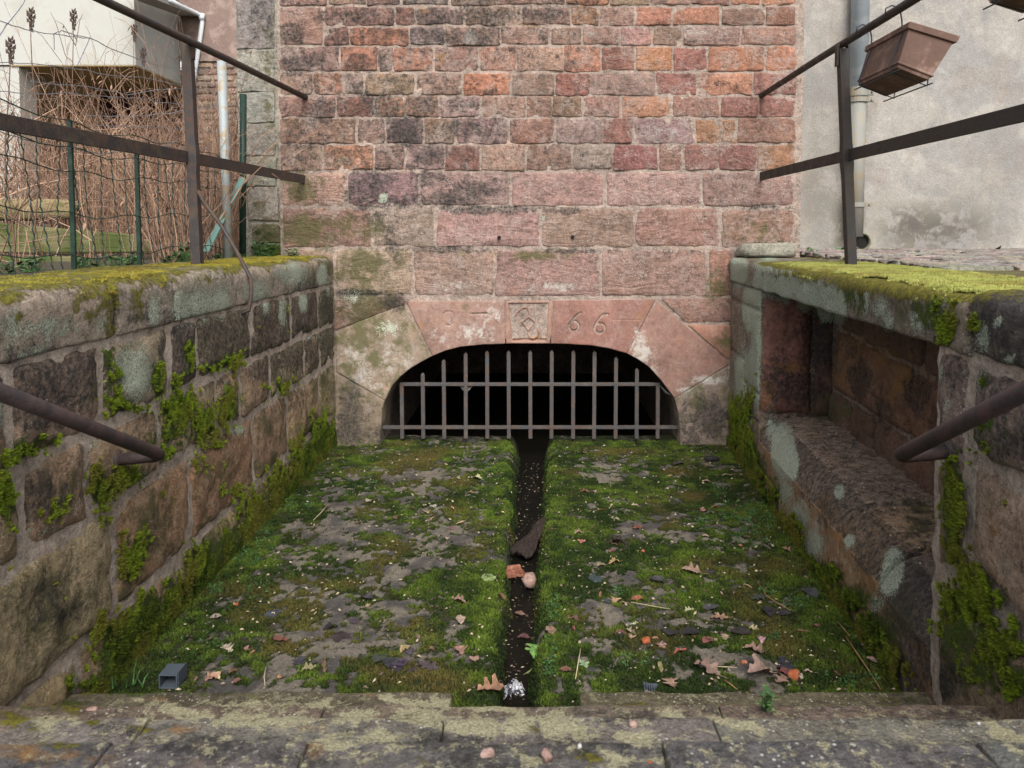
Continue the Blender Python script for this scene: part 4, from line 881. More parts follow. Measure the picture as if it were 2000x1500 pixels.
# ------------------------------------------------------------------ upper railings
def railing(label, pts_top, flat_pts, post_foot, post_top, mat, twist, brace=None):
    root = empty('railing', post_foot, label, 'railing')
    mb = MB(); mb.tube(pts_top, .0165, 10); mb.build('top_rail', mat, root, True)
    mb = MB(); mb.bar(flat_pts[0], flat_pts[1], .012, .052); mb.build('flat_bar', mat, root, bevel=.002)
    pt = Vector(post_top); pf = Vector(post_foot); t = (pt - pf).normalized(); mid = pf + (pt - pf) * .47
    mb = MB(); hw = .021; P = []
    for k, q in ((1, pf - t * .03), (1, mid - t * .05), (1.18, mid), (1.18, mid + t * .05), (1, mid + t * .1), (.95, pt)):
        P.append([q + Vector((-hw * k, -hw, 0)), q + Vector((hw * k, -hw, 0)), q + Vector((hw * k, hw, 0)), q + Vector((-hw * k, hw, 0))])
    V = [v for ring in P for v in ring]; Fc = [(0, 3, 2, 1)]
    for i in range(len(P) - 1):
        for k in range(4): Fc.append((i * 4 + k, i * 4 + (k + 1) % 4, (i + 1) * 4 + (k + 1) % 4, (i + 1) * 4 + k))
    Fc.append(tuple((len(P) - 1) * 4 + k for k in range(4))); mb.add(V, Fc); mb.build('post', mat, root, bevel=.003)
    mb = MB()                                             # strap bent over the rail
    ring = []
    for k in range(9):
        an = math.pi * k / 8; ring.append(pt + Vector((math.cos(an) * .024, 0, .004 + math.sin(an) * .022)))
    ring = [pt + Vector((.024, 0, -.075))] + ring + [pt + Vector((-.024, 0, -.075))]
    for a, b in zip(ring[:-1], ring[1:]): mb.bar(a, b, .032, .005, up=((a + b) / 2 - pt).normalized() if ((a + b) / 2 - pt).length > .001 else (1, 0, 0))
    mb.build('strap', mat, root)
    if brace: mb = MB(); mb.tube(brace, .009, 6); mb.build('brace', mat, root, True)
    return root
rpl = .717
foot = at(386, 519, rpl); top = at(366, 82, rpl + .004)
tl = onY(600, 192, YW + .03); zr = tl[2] - .012
k = (at(186, -5, .58) - tl); near = at(192, -4, .583); nn_ = at(-500, -400, .40)
ext = near + (near - tl) * .9
railing('rusty iron railing on the mossy coping beside the garden fence', [tl + np.array([0, .06, 0]) * 0 + (tl - near) * .02, (tl + near) / 2 + np.array([0, 0, .004]), near, ext], [onY(597, 351, YW + .02), at(-60, 226, .468)], foot, top, M['rail'], 0,
        [at(386, 372, rpl - .003), at(398, 395, .715), at(432, 440, .708), at(462, 490, .70), at(490, 545, .694), at(491, 575, .690), at(486, 606, .688), LEFT.w(LEFT.px(466, 616)[0], LEFT.px(466, 616)[1], -.01)])
rr_ = .712
foot2 = onZ(1662, 517, Z(44)); rf = foot2[1] / YW
tl2 = onY(1485, 188, YW + .03); near2 = at(1790, -4, .585); ext2 = near2 + (near2 - tl2) * .9
top2p = tl2 + (near2 - tl2) * ((tl2[1] - foot2[1] + .02) / (tl2[1] - near2[1]))
fb0 = onY(1484, 345, YW + .02); fb1 = at(2060, 206, .448)
railing('dark iron railing in front of the plaster house wall', [tl2 + (tl2 - near2) * .02, (tl2 + near2) / 2 + np.array([0, 0, .003]), near2, ext2], [fb0, fb1], foot2, top2p - np.array([0, 0, .02]), M['rail_dark'], 0)

# ------------------------------------------------------------------ stair handrails with returned ends
def handrail(label, wallpt, bend, up_dir, length, mat):
    root = empty('handrail', bend, label, 'handrail')
    bend = Vector(bend); wp = Vector(wallpt); u = Vector(up_dir).normalized(); r = .018
    a = (wp - bend).normalized(); pts = [wp - a * -.03]
    for k in range(7):
        t = k / 6; p0 = bend + a * .035; p2 = bend + u * .035
        pts.append((1 - t) ** 2 * p0 + 2 * t * (1 - t) * bend + t * t * p2)
    pts.append(bend + u * length)
    mb = MB(); mb.tube(pts, r, 12); mb.build('tube', mat, root, True)
    mb = MB(); mb.tube([wp - a * .006, wp + a * .02], .027, 12); mb.build('wall_collar', mat, root, True)
    return root
M['handrail'] = iron('brown_oxidised_iron', (.042, .034, .034), (.10, .052, .042), .4, (.06, .052, .052))
wl = LEFT.w(*LEFT.px(224, 897), 0.01); rb = (wl[1]) / YW
bl = onX(317, 890, XL + .135); bl2 = onX(0, 766, XL + .135)
handrail('brown iron handrail returning into the mossy wall below the garden', wl, bl, bl2 - bl, 1.5, M['handrail'])
wr_ = RIGHT.w(*RIGHT.px(1862, 882), 0.01); off = RP0 + RN * .13
br1 = hit(1754, 891, off, RN); br2 = hit(2000, 765, off, RN)
handrail('brown iron handrail returning into the jamb beside the stone bench', wr_, br1, br2 - br1, 1.4, M['handrail'])

# ------------------------------------------------------------------ flower box
def flower_box(label, near_px, r0, dy, shift=(0, 0)):
    """corners of the near end from the photograph; the far end dy further on"""
    A, B, G, H = [np.array(at(x, y, r0)) + np.array([shift[0], 0, shift[1]]) for x, y in near_px]
    root = empty('flower_box', (G + H) / 2 + np.array([0, dy / 2, 0]), label, 'flower box')
    pm = bpy.data.materials.get('faded_brown_plastic')
    if not pm: pm = simple('faded_brown_plastic', (.135, .078, .058), .75, var=.6, sc=14, c2=(.19, .12, .095), bump=.25)
    c = (A + B + G + H) / 4; f = np.array([0, dy, 0.0])
    def ringp(top, k, e=0):   # k 0 bottom .. 1 rim ; e outward growth
        l = H + (A - H) * k; r = G + (B - G) * k; m = (l + r) / 2; gx = 1 + e / np.linalg.norm(r - l) * 2
        l = m + (l - m) * gx; r = m + (r - m) * gx; ee = np.array([0, e, 0])
        return [l - ee, r - ee, r + f + ee, l + f + ee]
    prof = [(0.0, -.004), (.07, -.002), (.085, .004), (.12, .004), (.135, 0), (.84, .002), (.85, .011), (.98, .012), (1.0, .009), (1.0, -.004), (.8, -.006)]
    V = []; Fc = []
    for kk, e in prof: V += ringp(1, kk, e)
    Fc.append((0, 1, 2, 3))
    for i in range(len(prof) - 1):
        for q in range(4): Fc.append((i * 4 + q, i * 4 + (q + 1) % 4, (i + 1) * 4 + (q + 1) % 4, (i + 1) * 4 + q))
    Fc = [tuple(reversed(t)) for t in Fc]; Fc[0] = (0, 1, 2, 3)
    mb = MB(); mb.add(V, Fc); o = mb.build('box', pm, root)
    o.modifiers.new('edge', 'BEVEL').width = .004; o.modifiers['edge'].segments = 2
    so = [np.array(p) for p in ringp(1, .88, -.008)]; mb = MB(); V = []; n_ = 6
    for i in range(n_ + 1):
        for j in range(n_ + 1):
            p = so[0] + (so[1] - so[0]) * (i / n_) + (so[3] - so[0]) * (j / n_); V.append(p + np.array([0, 0, .02 * rng.random()]))
    mb.add(V, [(i * 7 + j, (i + 1) * 7 + j, (i + 1) * 7 + j + 1, i * 7 + j + 1) for i in range(6) for j in range(6)]); mb.build('soil', gm, root)
    mb = MB()
    for q in range(16):
        p = Vector((so[1] + so[2]) / 2 + (so[2] - so[1]) * (rng.random() - .5) * .8 + np.array([0, 0, .02])); a_ = rng.random() * 6.28; d = Vector((math.cos(a_) * .02, math.sin(a_) * .02, .018 + .02 * rng.random())); sd = Vector((-math.sin(a_), math.cos(a_), 0)) * .006
        mb.add([p, p + d * .5 + sd, p + d, p + d * .5 - sd], [(0, 1, 2, 3)])
    mb.build('sprout', bpy.data.materials.get('sprout_green') or simple('sprout_green', (.10, .17, .05), .7), root)
    # wire hanger
    wm = M['wire_dark']; mb = MB()
    for fy in (.12, .88):
        o_ = f * fy
        bl_, br_ = H + o_, G + o_; dn = np.array([0, 0, -.012])
        rail = tl2 + (near2 - tl2) * ((tl2[1] - bl_[1]) / (tl2[1] - near2[1])); rail = np.array([rail[0], bl_[1], rail[2]])
        pts = [rail + [-.03, 0, -.01], rail + [-.028, 0, .016], rail + [-.005, 0, .027], rail + [.026, 0, .016], rail + [.034, 0, -.03], A + o_ + [-.012, 0, -.03], H + o_ + [-.012, 0, .01], bl_ + dn, br_ + dn + [.012, 0, 0], br_ + [.02, 0, .05]]
        mb.tube(pts, .0032, 5)
    for s_ in (0, 1):
        a = (H if s_ == 0 else G) + np.array([0, 0, -.014]); mb.tube([a - f * .06, a + f * 1.06], .0028, 5)
    mb.build('wire_hanger', wm, root, True)
    return root
M['wire_dark'] = simple('dark_wire', (.035, .04, .05), .5, metal=.4, var=.3)
flower_box('brown plastic flower box hanging tilted in wire hangers from the iron rail', [(1780, 44), (1868, 70), (1816, 157), (1752, 131)], .615, .075 * YW)
flower_box('second brown flower box further along the iron rail, only its bottom corner showing', [(2098, -152), (2215, -120), (2150, -40), (2070, -66)], .447, .07 * YW)

# ------------------------------------------------------------------ plaster house on the right
YH = 1.16 * YW
hp = lambda x, y: onY(x, y, YH)
hs_ = empty('plaster_house', hp(1900, 492), 'house with stained grey beige rendered wall behind the dark railing', 'house')
HOUSE = Plane((0, YH, 0), (1, 0, 0), (0, 0, 1), (0, -1, 0))
def plaster_mat():
    k = NT('old_lime_render'); P = k.pos(); n = k.noise(P, 2.2, 6, .62, .6); b = k.noise(P, 9.0, 7, .68, .3); f = k.noise(P, 120.0, 4, .65); g = k.noise(P, 420.0, 3, .7)
    c = k.mix(k.ramp(n, .44, .56), (.305, .283, .253), (.25, .24, .225))
    c = k.mix(k.ramp(k.noise(k.vm('ADD', P, (4., 2., 9.)), 3.3, 5, .6, .8), .50, .66, 0, .45), c, (.25, .205, .175))
    ring = k.ramp(k.math('ABSOLUTE', k.math('SUBTRACT', b, .52)), 0, .02, .25, 0); c = k.mix(ring, c, (.17, .15, .125))
    c = k.mix(1.0, c, k.math('MULTIPLY_ADD', f, .9, .55), 'MULTIPLY')
    c = k.mix(1.0, c, k.math('MULTIPLY_ADD', b, 1.0, .5), 'MULTIPLY')
    sa = k.sep(k.attr('st_a')['Vector']); sb = k.sep(k.attr('st_b')['Vector'])
    c = k.mix(k.math('MULTIPLY', k.math('MULTIPLY', sb[0], k.ramp(b, .38, .58)), .95), c, (.12, .112, .07))
    c = k.mix(k.math('MULTIPLY', k.math('MULTIPLY', sa[1], k.ramp(b, .38, .58)), .9), c, (.10, .09, .08))
    k.color(c); k.rough(.92); k.bump(k.math('ADD', k.math('MULTIPLY', f, .8), k.math('ADD', k.math('MULTIPLY', g, .35), b)), .55, .012); return k.m
M['plaster'] = plaster_mat()
u0, u1 = HOUSE.px(1500, 300)[0], HOUSE.px(2900, 300)[0]; zbh = Z(42)
sheet('wall', HOUSE, np.linspace(u0, u1, 120), zbh - .02, 7.0, 160, M['plaster'], hs_, 'plaster', h0=0, rough=.006)
mb = MB(); mb.box((u0 + .01, YH + .02, zbh - .1), (u1, YH + .5, 7.0)); mb.build('wall_body', M['plaster'], hs_)
mb = MB(); mb.box((uR + .002, YW + .012, Z(60)), (BACK.px(1569, 200)[0], YW + .10, vT)); strip = mb.build('edge_strip', M['mortar'], facade)
# overflow pipe mouth
pc = hp(1681, 472); mb = MB(); rO, rI, n_ = .062, .052, 24; V = []
for yy, rad in ((YH - .03, rI), (YH - .03, rO), (YH + .02, rO)):
    V += [(pc[0] + rad * math.cos(2 * math.pi * q / n_), yy, pc[2] + rad * 1.0 * math.sin(2 * math.pi * q / n_)) for q in range(n_)]
V += [(pc[0] + rI * math.cos(2 * math.pi * q / n_), YH - .005, pc[2] + rI * math.sin(2 * math.pi * q / n_)) for q in range(n_)]
Fc = []
for a, b in ((0, 1), (1, 2), (3, 0)):
    for q in range(n_): q2 = (q + 1) % n_; Fc.append((a * n_ + q, a * n_ + q2, b * n_ + q2, b * n_ + q))
mb.add(V, Fc); mb.build('pipe_mouth', simple('mossy_clay_pipe', (.14, .135, .09), .8, c2=(.06, .08, .03)), hs_, True)
mb = MB(); mb.add(V[-n_:], [tuple(range(n_))]); mb.build('bore_shade', bpy.data.materials['hole_shade'], hs_)  # black disc paints the shade inside the pipe
# downpipe
zinc = simple('weathered_zinc', (.40, .46, .51), .5, metal=.25, var=.25, sc=8, c2=(.47, .52, .56), bump=.1)
zinc_old = simple('stained_zinc', (.24, .235, .21), .7, metal=.1, var=.4, sc=12, c2=(.24, .20, .14))
dp = hp(1675, 300); yD = YH - .085
dpx = onY(1675, 250, yD)[0]
droot = empty('downpipe', (dpx, yD, onY(1675, 485, yD)[2]), 'pale zinc rain pipe on the plaster wall behind the railing post', 'downpipe')
zj = onY(1675, 190, yD)[2]
mb = MB(); mb.tube([(dpx, yD, 7), (dpx, yD, zj)], .060, 20); mb.build('pipe', zinc, droot, True)
mb = MB(); mb.tube([(dpx - .004, yD, zj + .03), (dpx - .004, yD, onY(1675, 462, yD)[2])], .056, 20); mb.build('pipe', zinc_old, droot, True)
for py, hh in ((180, .03), (196, .016), (400, .016), (-60, .02)):
    z = onY(1675, py, yD)[2]; mb = MB(); mb.tube([(dpx, yD, z - hh), (dpx, yD, z + hh)], .066, 20)
    mb.box((dpx + .06, yD - .02, z - hh * .7), (dpx + .105, yD + .01, z + hh * .7)); mb.tube([(dpx + .085, yD - .035, z), (dpx + .085, yD + .05, z)], .007, 6); mb.box((dpx - .012, yD + .05, z - .01), (dpx + .012, YH + .01, z + .01))
    mb.build('clamp', zinc_old, droot)
# loose stone cap on the coping by the wall
def lump(name, c, size, mat, color, rot=0.0, rough=.22, seed=1, parent=None, n=10, key='none', sq=.75):
    V = []; Fc = []; m = n * 2
    for i in range(n + 1):
        th = math.pi * i / n
        for j in range(m):
            ph = 2 * math.pi * j / m; V.append((math.sin(th) * math.cos(ph), math.sin(th) * math.sin(ph), math.cos(th)))
    V = np.array(V); q = np.sign(V) * np.abs(V) ** sq
    q = q * (1 + rough * 2 * (fbm(V * 1.6 + seed * 9.1, 3, seed) - .5))[:, None]
    q = q * np.array(size)[None] / 2; cr_, sr = math.cos(rot), math.sin(rot)
    q = np.stack([q[:, 0] * cr_ - q[:, 1] * sr, q[:, 0] * sr + q[:, 1] * cr_, q[:, 2]], 1); q[:, 2] -= q[:, 2].min()
    q = q + np.array(c)
    for i in range(n):
        for j in range(m): Fc.append((i * m + j, (i + 1) * m + j, (i + 1) * m + (j + 1) % m, i * m + (j + 1) % m))
    return mesh_obj(name, q, Fc, mat, parent, True, stain_attrs(key, q), color)
b0 = onY(1500, 488, YW - .085)
o = lump('loose_stone', (b0[0], YW - .09, Z(45)), (.35, .17, .085), M['concrete'], (.36, .34, .27), 0, .35, 3, sq=.45); tag(o, 'pale flat stone lying on the coping against the red wall', 'stone')

# ------------------------------------------------------------------ pavement of thin stones on the right
zp = Z(41.5)
PAV = Plane((0, 0, zp), (1, 0, 0), (0, 1, 0), (0, 0, 1))
pav = empty('pavement', (2.2, 4.4, zp), kind='structure')
def pave_mat():
    k = NT('earth_between_pavers'); P = k.pos(); n = k.noise(P, 14.0, 6, .65); f = k.noise(P, 90.0, 4, .7)
    c = k.mix(k.ramp(n, .42, .6), (.13, .075, .045), (.14, .14, .04)); c = k.mix(1.0, c, k.math('ADD', .4, f), 'MULTIPLY'); k.color(c); k.bump(f, .9, .02); return k.m
yy = np.linspace(2.2, YH + .1, 40)
xin = lambda y: RP0[0] + RD[0] * (y - RP0[1]) / RD[1] + .46
V = []
for y in yy:
    zz = zp - .012 + .022 * (y - 4) / 1.5 * (y > 4)
    V += [(xin(y), y, zz), (xin(y) + 3.4, y, zz)]
mesh_obj('paving_bed', V, [(2 * i, 2 * i + 1, 2 * i + 3, 2 * i + 2) for i in range(39)], pave_mat(), pav)
y = 3.0; cnt = 0
while y < YH - .03:
    h = .08 + .06 * rng.random(); x = xin(y) + .02 * rng.random()
    while x < xin(y) + 2.4:
        wd = .12 + .2 * rng.random(); px = proj(np.array([[x, y, zp]]))[0][0]
        if px < 2040 and cnt < 150:
            g = .008; a, b = x + g, x + wd - g; j = lambda s=.016: (rng.random() - .5) * s
            zoff = .022 * (y - 4) / 1.5 * (y > 4)
            patch('paving_stone', Plane((0, 0, zp + zoff), (1, 0, 0), (0, 1, 0), (0, 0, 1)), [(a + j(), y + g + j()), (b + j(), y + g + j())], [(a + j(), y + h - g + j()), (b + j(), y + h - g + j())], M['step'], pav, vary((.27, .235, .20), .2), 'none', depth=.03, proud=.002 + .007 * rng.random(), bulge=.003, rough=.005, jit=.006, rad=.03, step=.05, tilt=.006)
            cnt += 1
        x += wd
    y += h

# ------------------------------------------------------------------ concrete pier beside the back wall
YP = YW + .035
PIER = Plane((0, YP, 0), (1, 0, 0), (0, 0, 1), (0, -1, 0))
pier = empty('concrete_pier', onY(505, 480, YP), 'cracked grey concrete block pillar at the garden end of the red wall', 'pillar')
for y0, y1, x0, x1 in ((-150, 96, 462, 536), (97, 180, 463, 536), (181, 240, 464, 537), (241, 304, 470, 538), (305, 364, 471, 540), (365, 431, 485, 545)):
    quad('block', PIER, [(x0, y1), (x1, y1), (x1, y0), (x0, y0)], M['concrete'], pier, vary((.30, .275, .235), .1) if y0 > -100 else (.27, .235, .215), 'pier', gap=1.2, rough=.014, jit=.008, rad=.012, bulge=.001, drop=.005, edge=.006, proud=.004, tilt=.002)
for P in ([(492, 472), (552, 476), (548, 438), (494, 437)], [(488, 500), (600, 506), (590, 480), (490, 474)]):
    quad('footing_stone', PIER, P, M['rubble'], pier, (.2, .18, .12), 'pier', gap=3, rough=.02)
mb = MB(); xa, xb = onY(464, 300, YP)[0], onY(548, 300, YP)[0]; mb.box((xa + .005, YP + .008, .9), (xb, YP + .4, vT)); mb.build('mortar', M['concrete'], pier, color=(.33, .31, .25))

# ------------------------------------------------------------------ outbuilding: thin bricks below, render above
YO = 9.0
op = lambda x, y: onY(x, y, YO); OUT = Plane((0, YO, 0), (1, 0, 0), (0, 0, 1), (0, -1, 0))
ob = empty('outbuilding', op(420, 470), 'outbuilding wall of thin rough bricks under brown render behind the fence', 'building')
xa, xb = op(357, 300)[0], op(520, 300)[0]; zr0 = op(400, 120)[2]; zg = Z(46)
rnd = simple('brown_pink_render', (.235, .165, .14), .95, var=.5, sc=6, c2=(.29, .22, .185), bump=.6, bd=.02)
mb = MB(); mb.box((xa, YO - .02, zr0), (xb, YO + .3, 7.5)); mb.build('rendered_wall', rnd, ob)
mb = MB(); mb.box((xa, YO + .015, zg - .1), (xb, YO + .28, zr0)); mb.build('brick_bed', M['mortar_dark'], ob)
y = 122
while y < 345:
    x = 358 + rng.random() * -20; h = 12.5
    while x < 475:
        wd = 34 + 12 * rng.random(); x0, x1 = max(x, 358), min(x + wd, 480)
        if x1 - x0 > 8:
            a = OUT.px(x0, y + h); b = OUT.px(x1, y); g = .012
            patch('brick', OUT, [(a[0] + g, a[1] + g), (b[0] - g, a[1] + g)], [(a[0] + g, b[1] - g), (b[0] - g, b[1] - g)], M['tooled'], ob, vary((.27, .20, .155), .22), 'none', depth=.03, proud=-.005 + .014 * rng.random(), bulge=.004, rough=.012, jit=.008, rad=.02, edge=.012, step=.09)
        x += wd
    y += h

# ------------------------------------------------------------------ white house with an overhanging bay
YB = 8.0
wp_ = lambda x, y: onY(x, y, YB)
wh = empty('white_house', (wp_(100, 500)[0], 9, Z(46)), 'white rendered house with an overhanging bay above the dry stems', 'house')
white = simple('off_white_render', (.40, .395, .36), .9, var=.12, sc=3, c2=(.36, .35, .31), bump=.2, bd=.01)
tan = simple('tan_soffit_paint', (.36, .27, .135), .85, var=.15, sc=4)
ochre = simple('ochre_render', (.42, .24, .115), .9, var=.4, sc=5, c2=(.5, .38, .25))
red = simple('dark_red_opening', (.045, .012, .014), .7, var=.4, sc=8)
x0, x1 = wp_(-700, 129)[0], wp_(265, 129)[0]; zb_ = wp_(140, 129)[2]; zb2 = zb_ + .012
mb = MB(); mb.box((x0, YB, zb2), (x1, 9.02, 7.6)); mb.build('bay', white, wh)
mb = MB(); mb.box((wp_(20, 129)[0], YB + .004, zb_), (x1 - .004, 9.62, zb_ + .011)); mb.build('soffit', tan, wh)
mb = MB(); mb.box((x0, 9.61, zg - .1), (xa + .3, 9.9, zb_ + .3)); mb.build('wall', ochre, wh)
pillar = wp_(-8, 300)[0]
mb = MB(); mb.box((wp_(-500, 300)[0], YB + .02, zg - .1), (wp_(40, 300)[0], YB + .3, zb_ - .001)); mb.build('wall_pier', white, wh)
d0, d1 = onY(196, 200, 9.58)[0], onY(352, 200, 9.58)[0]; dz0, dz1 = onY(200, 300, 9.58)[2], onY(200, 186, 9.58)[2]
mb = MB(); mb.box((d0, 9.57, dz0), (d1, 9.595, dz1)); sh = mb.build('dark_opening', red, wh)  # near-black red panel stands in for the unlit opening under the bay
mb = MB()
for q in range(7): xx = d0 + (d1 - d0) * q / 7; mb.box((xx + .006, 9.555, dz0 + .02), (xx + (d1 - d0) / 7 - .006, 9.568, dz1 - .02))
mb.build('opening_board', red, sh)
d2 = onY(28, 200, 9.58)[0]; d3 = onY(58, 200, 9.58)[0]
mb = MB(); mb.box((d2, 9.5, zg), (d3, 9.59, onY(40, 190, 9.58)[2])); mb.build('door_frame', simple('orange_wood', (.38, .17, .06), .7), wh)
ge = simple('grey_eave', (.33, .31, .29), .8)
e0, e1 = wp_(283, 3), onY(368, 33, 9.0)
mb = MB(); e0 = onY(250, -40, 7.2)
mb.bar(onY(232, -25, 7.4), onY(372, 28, 9.0), .22, .05); mb.build('eave', ge, wh)
wpipe = simple('white_pvc', (.62, .65, .66), .4, var=.08)
dp2 = empty('rain_pipe', onY(375, 470, 8.93), 'thin white rain pipe bending down beside the white house bay', 'pipe')
pts = [onY(330, 0, 8.2), onY(352, 12, 8.5), onY(384, 26, 8.9), onY(394, 32, 8.94), onY(395, 45, 8.95), onY(388, 95, 8.95), onY(379, 150, 8.95), onY(377, 175, 8.95), onY(380, 300, 8.95), onY(382, 455, 8.95)]
mb = MB(); mb.tube(pts, .026, 8); mb.build('pipe', wpipe, dp2, True)
for q in (3, 7): mb = MB(); mb.tube([Vector(pts[q]) + Vector((0, 0, .03)), Vector(pts[q]) - Vector((0, 0, .04))], .032, 8); mb.build('joint', wpipe, dp2, True)

# ------------------------------------------------------------------ garden fence
XF = -545 * UN
fp = lambda px, py: onX(px, py, XF)
fe = empty('garden_fence', (XF, .75 * YW, Z(46)), 'green wire mesh fence with strained wires and assorted posts in front of dry stems', 'fence')
gpm = simple('green_coated_steel', (.012, .032, .022), .5, var=.4, sc=20, c2=(.022, .046, .032))
gal = simple('weathered_galvanised_steel', (.33, .36, .36), .65, metal=.3, var=.4, sc=14, c2=(.30, .24, .16))
gpw = simple('green_coated_wire', (.03, .05, .04), .5, var=.3)
lwm = simple('galvanised_wire', (.30, .31, .34), .5, metal=.4, var=.3)
zf = Z(50)
for px, py in ((145, 236), (273, 285), (-170, 200)):
    p = fp(px, 457); t = fp(px, py); mb = MB(); mb.bar((XF - .004, p[1], zf), (XF - .004, p[1], t[2]), .016, .012, up=(0, 1, 0)); mb.bar((XF - .012, p[1], zf), (XF - .012, p[1], t[2]), .005, .005, up=(0, 1, 0)); mb.build('post', gpm, fe)
def post(name, top, bot, rad, mat, n=10, rt=.9):
    a, b = onY(*bot, rt * YW), onY(*top, rt * YW); mb = MB(); mb.tube([a - (b - a) * .08, b], rad, n); return mb.build(name, mat, fe, True)
post('post', (433, 120), (446, 486), .025, gal, 10, .90); post('post', (475, 184), (474, 484), .021, gpm, 4, .95)
a, b = onY(402, 492, .87 * YW), onY(474, 348, .93 * YW); mb = MB(); mb.bar(a, b, .008, .038, up=(1, 0, .3)); mb.build('brace', simple('pale_green_steel', (.12, .21, .18), .6), fe)
rv = .40; kk = 0
zt_, zb0 = Z(-122), Z(47)
while rv < .93:
    y = rv * YW; mb = MB(); n_ = 26; pts = []
    for q in range(n_ + 1):
        t = q / n_; s_ = (1 if q % 2 else -1) * .004
        pts.append((XF + .006 * math.sin(kk * 1.7 + t * 3) - .01 * math.sin(math.pi * t), y + s_ + .02 * math.sin(kk * 2.3 + t * 4) * (1 if kk % 3 else .4) + (t - .5) * -.05, zb0 + (zt_ - zb0) * t))
    mb.tube(pts, .0024, 4); mb.build('mesh_wire', gpw, fe); rv += .0185 + .002 * rng.random(); kk += 1
for py in (238, 288, 331, 415, 497):
    z = fp(145, py)[2]; mb = MB(); pts = [(XF + .003 + .006 * math.sin(q * .9 + py), YW * (.40 + .56 * q / 30), z + .010 * math.sin(q * 1.3 + py) + .012 * math.sin(q * .35)) for q in range(31)]; mb.tube(pts, .0026, 4); mb.build('mesh_wire', gpw, fe)
WIRES = [[(-60, 30), (0, 42), (50, 58), (125, 70), (175, 75), (240, 105), (300, 125), (355, 138), (432, 132)], [(-60, 120), (0, 122), (70, 126), (150, 135), (230, 148), (290, 152), (355, 168), (436, 180)], [(-60, 174), (0, 178), (60, 183), (125, 182), (200, 188), (265, 192), (355, 205), (440, 208), (475, 210)],
         [(60, 160), (170, 170), (250, 186), (310, 176), (355, 172), (434, 160)], [(170, 226), (250, 228), (330, 222), (372, 212), (438, 212)], [(180, 245), (280, 248), (360, 252), (440, 258), (475, 262)], [(-50, 248), (0, 258), (60, 275), (130, 290), (200, 300), (300, 290), (360, 272)], [(436, 132), (455, 128), (475, 140), (468, 160), (475, 185)],
         [(-20, 100), (12, 50), (45, 8), (60, -30)], [(150, 130), (175, 75), (120, 60), (105, 65), (106, 110)], [(475, 200), (520, 262), (560, 310), (595, 345)], [(330, 300), (350, 290), (372, 292), (430, 285)]]
for L_ in WIRES:
    pts = []
    for (x0, y0), (x1, y1) in zip(L_[:-1], L_[1:]):
        for q in range(4):
            t = q / 4; pts.append(fp(x0 + (x1 - x0) * t, y0 + (y1 - y0) * t + (rng.random() - .5) * 3) if x1 < 480 and x0 < 476 else onY(x0 + (x1 - x0) * t, y0 + (y1 - y0) * t, YW * (.955 + .04 * (max(x0 + (x1 - x0) * t, 475) - 475) / 120)))
    mb = MB(); mb.tube(pts, .0019 if L_[0][0] < 474 else .001, 4); mb.build('strained_wire', lwm if L_[0][0] < 474 else M['wire_dark'], fe)

# ------------------------------------------------------------------ dry stems, tall weeds
def stem_mat():
    k = NT('dry_stalk'); a = k.attr('tint')['Fac']; P = k.pos(); n = k.noise(P, 60.0, 3)
    c = k.mix(a, (.15, .085, .058), (.43, .28, .19)); c = k.mix(1.0, c, k.math('ADD', .6, k.math('MULTIPLY', n, .8)), 'MULTIPLY'); k.color(c); k.rough(.8); return k.m
SM = stem_mat()
def stem_path(x, y, z, h, lean, seed):
    r = np.random.default_rng(seed); n_ = 8; az = r.random() * 6.28; p = np.array([x, y, z]); d = np.array([math.cos(az) * lean, math.sin(az) * lean, 1.0]); out = [p.copy()]
    for q in range(n_):
        d = d + (r.random(3) - .5) * [.34, .34, .1] + np.array([math.cos(az), math.sin(az), 0]) * lean * .12 + np.array([0, 0, -lean * .10]); d /= np.linalg.norm(d); p = p + d * h / n_; out.append(p.copy())
    return out
SV, SF, SA = [], [], []
def add_stem(pts, r0, r1, tint):
    mb = MB(); mb.tube(pts, [r0 + (r1 - r0) * i / (len(pts) - 1) for i in range(len(pts))], 3, False); b = len(SV); SV.extend(mb.v); SF.extend([tuple(i + b for i in f) for f in mb.f]); SA.extend([tint] * len(mb.v))
r2 = np.random.default_rng(5)
